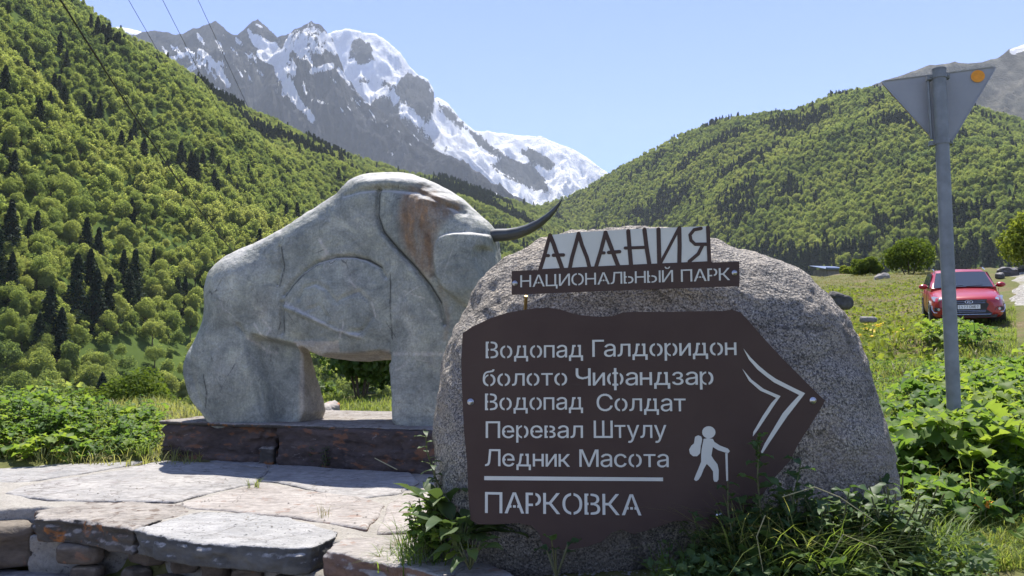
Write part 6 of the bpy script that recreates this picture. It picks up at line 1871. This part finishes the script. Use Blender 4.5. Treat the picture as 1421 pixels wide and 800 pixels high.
# bent dry stalks in the shaded weeds
m_straw = plain('straw', (0.33, 0.30, 0.16), 0.7)
for k, pts in enumerate((((1085, 690, 3.2), (1130, 676, 3.18), (1165, 690, 3.17), (1212, 722, 3.15), (1195, 735, 3.15)), ((1128, 815, 3.05), (1170, 742, 3.05), (1215, 760, 3.05), (1250, 812, 3.05)), ((1060, 800, 3.05), (1050, 745, 3.05), (1062, 715, 3.05)))):
    q = [P(*c) for c in pts]
    mb = MB(); mb.tube([c - q[0] for c in q], .0022, 5)
    o = mb.build('dry_stalk', m_straw); o.location = q[0]
    tag(o, ('long bent dry stalk across the granite right of the sign', 'arching dry stalk low at the foot of the boulder', 'short dry stalk in the tall grass tuft')[k], 'stalk')
q0, q1 = P(520, 636, 6.15), P(551, 652, 6.0)
mb = MB(); mb.tube([Vector(), q1 - q0], .004, 5); o = mb.build('dry_stalk', m_straw); o.location = q0
tag(o, 'thin dry stalk leaning on the plinth front', 'stalk')

# grit and crumbs of stone lying on the terrace and at the foot of the boulder
rgx = np.random.default_rng(61)
ico = np.array([(0, 0, 1), (.9, 0, .3), (.28, .85, .3), (-.72, .53, .3), (-.72, -.53, .3), (.28, -.85, .3), (0, 0, -.4)])
icf = np.array([(0, 1, 2), (0, 2, 3), (0, 3, 4), (0, 4, 5), (0, 5, 1), (6, 2, 1), (6, 3, 2), (6, 4, 3), (6, 5, 4), (6, 1, 5)])
def grit(name, pts, size, mat, label):
    n = len(pts)
    s = size[0] + (size[1] - size[0]) * rgx.random(n) ** 3
    a = rgx.uniform(0, 6.28, n); ca, sa = np.cos(a), np.sin(a)
    W = ico[None] * s[:, None, None] * rgx.uniform(.6, 1.3, (n, 7, 1)) * np.array([1.2, .9, .6])
    V = np.stack([W[..., 0] * ca[:, None] - W[..., 1] * sa[:, None], W[..., 0] * sa[:, None] + W[..., 1] * ca[:, None], W[..., 2]], -1) + pts[:, None]
    F = (np.arange(n) * 7)[:, None, None] + icf[None]
    return tag(link(name, mesh_np(name, V.reshape(-1, 3), F.reshape(-1, 3)), mat), label, 'grit', kind='stuff')
gp = []
for _ in range(1500):
    a_, b_ = rgx.uniform(30, 620), rgx.uniform(648, 752)
    q = G(a_, b_, 0.004)
    n_ = float(fbm(np.array([q.x * 2.0]), np.array([q.y * 2.0]), 9.0, 3)[0])
    if n_ > 0.02 and b_ < 700 + a_ * .09 and q.y < 6.1: gp.append(tuple(q))
grit('grit', np.array(gp), (.002, .010), m_mortar, 'crumbs of pale stone lying on the flagstones')
gp = [(x_, y_, gz(x_, y_) + .004) for x_, y_ in zip(rgx.uniform(-.15, 1.0, 700), rgx.uniform(3.15, 3.6, 700))]
grit('grit', np.array(gp), (.003, .014), m_rockgrey, 'grey gravel at the foot of the boulder below the sign')

# ------------------------------------------------------------------ valley air
mv = bpy.data.materials.new('haze'); mv.use_nodes = True
nt = mv.node_tree
nt.nodes.remove(nt.nodes['Principled BSDF'])
pv_ = nt.nodes.new('ShaderNodeVolumePrincipled')
pv_.inputs['Color'].default_value = (0.80, 0.90, 1.0, 1)
pv_.inputs['Density'].default_value = 7e-5
pv_.inputs['Anisotropy'].default_value = 0.0
nt.links.new(pv_.outputs[0], nt.nodes['Material Output'].inputs['Volume'])
mb = MB(); mb.box((0, 0, 1239), (16300, 16300, 2522))
hz_ = mb.build('haze', mv)
tag(hz_, 'thin bluish summer haze filling the valley', 'haze', kind='stuff')
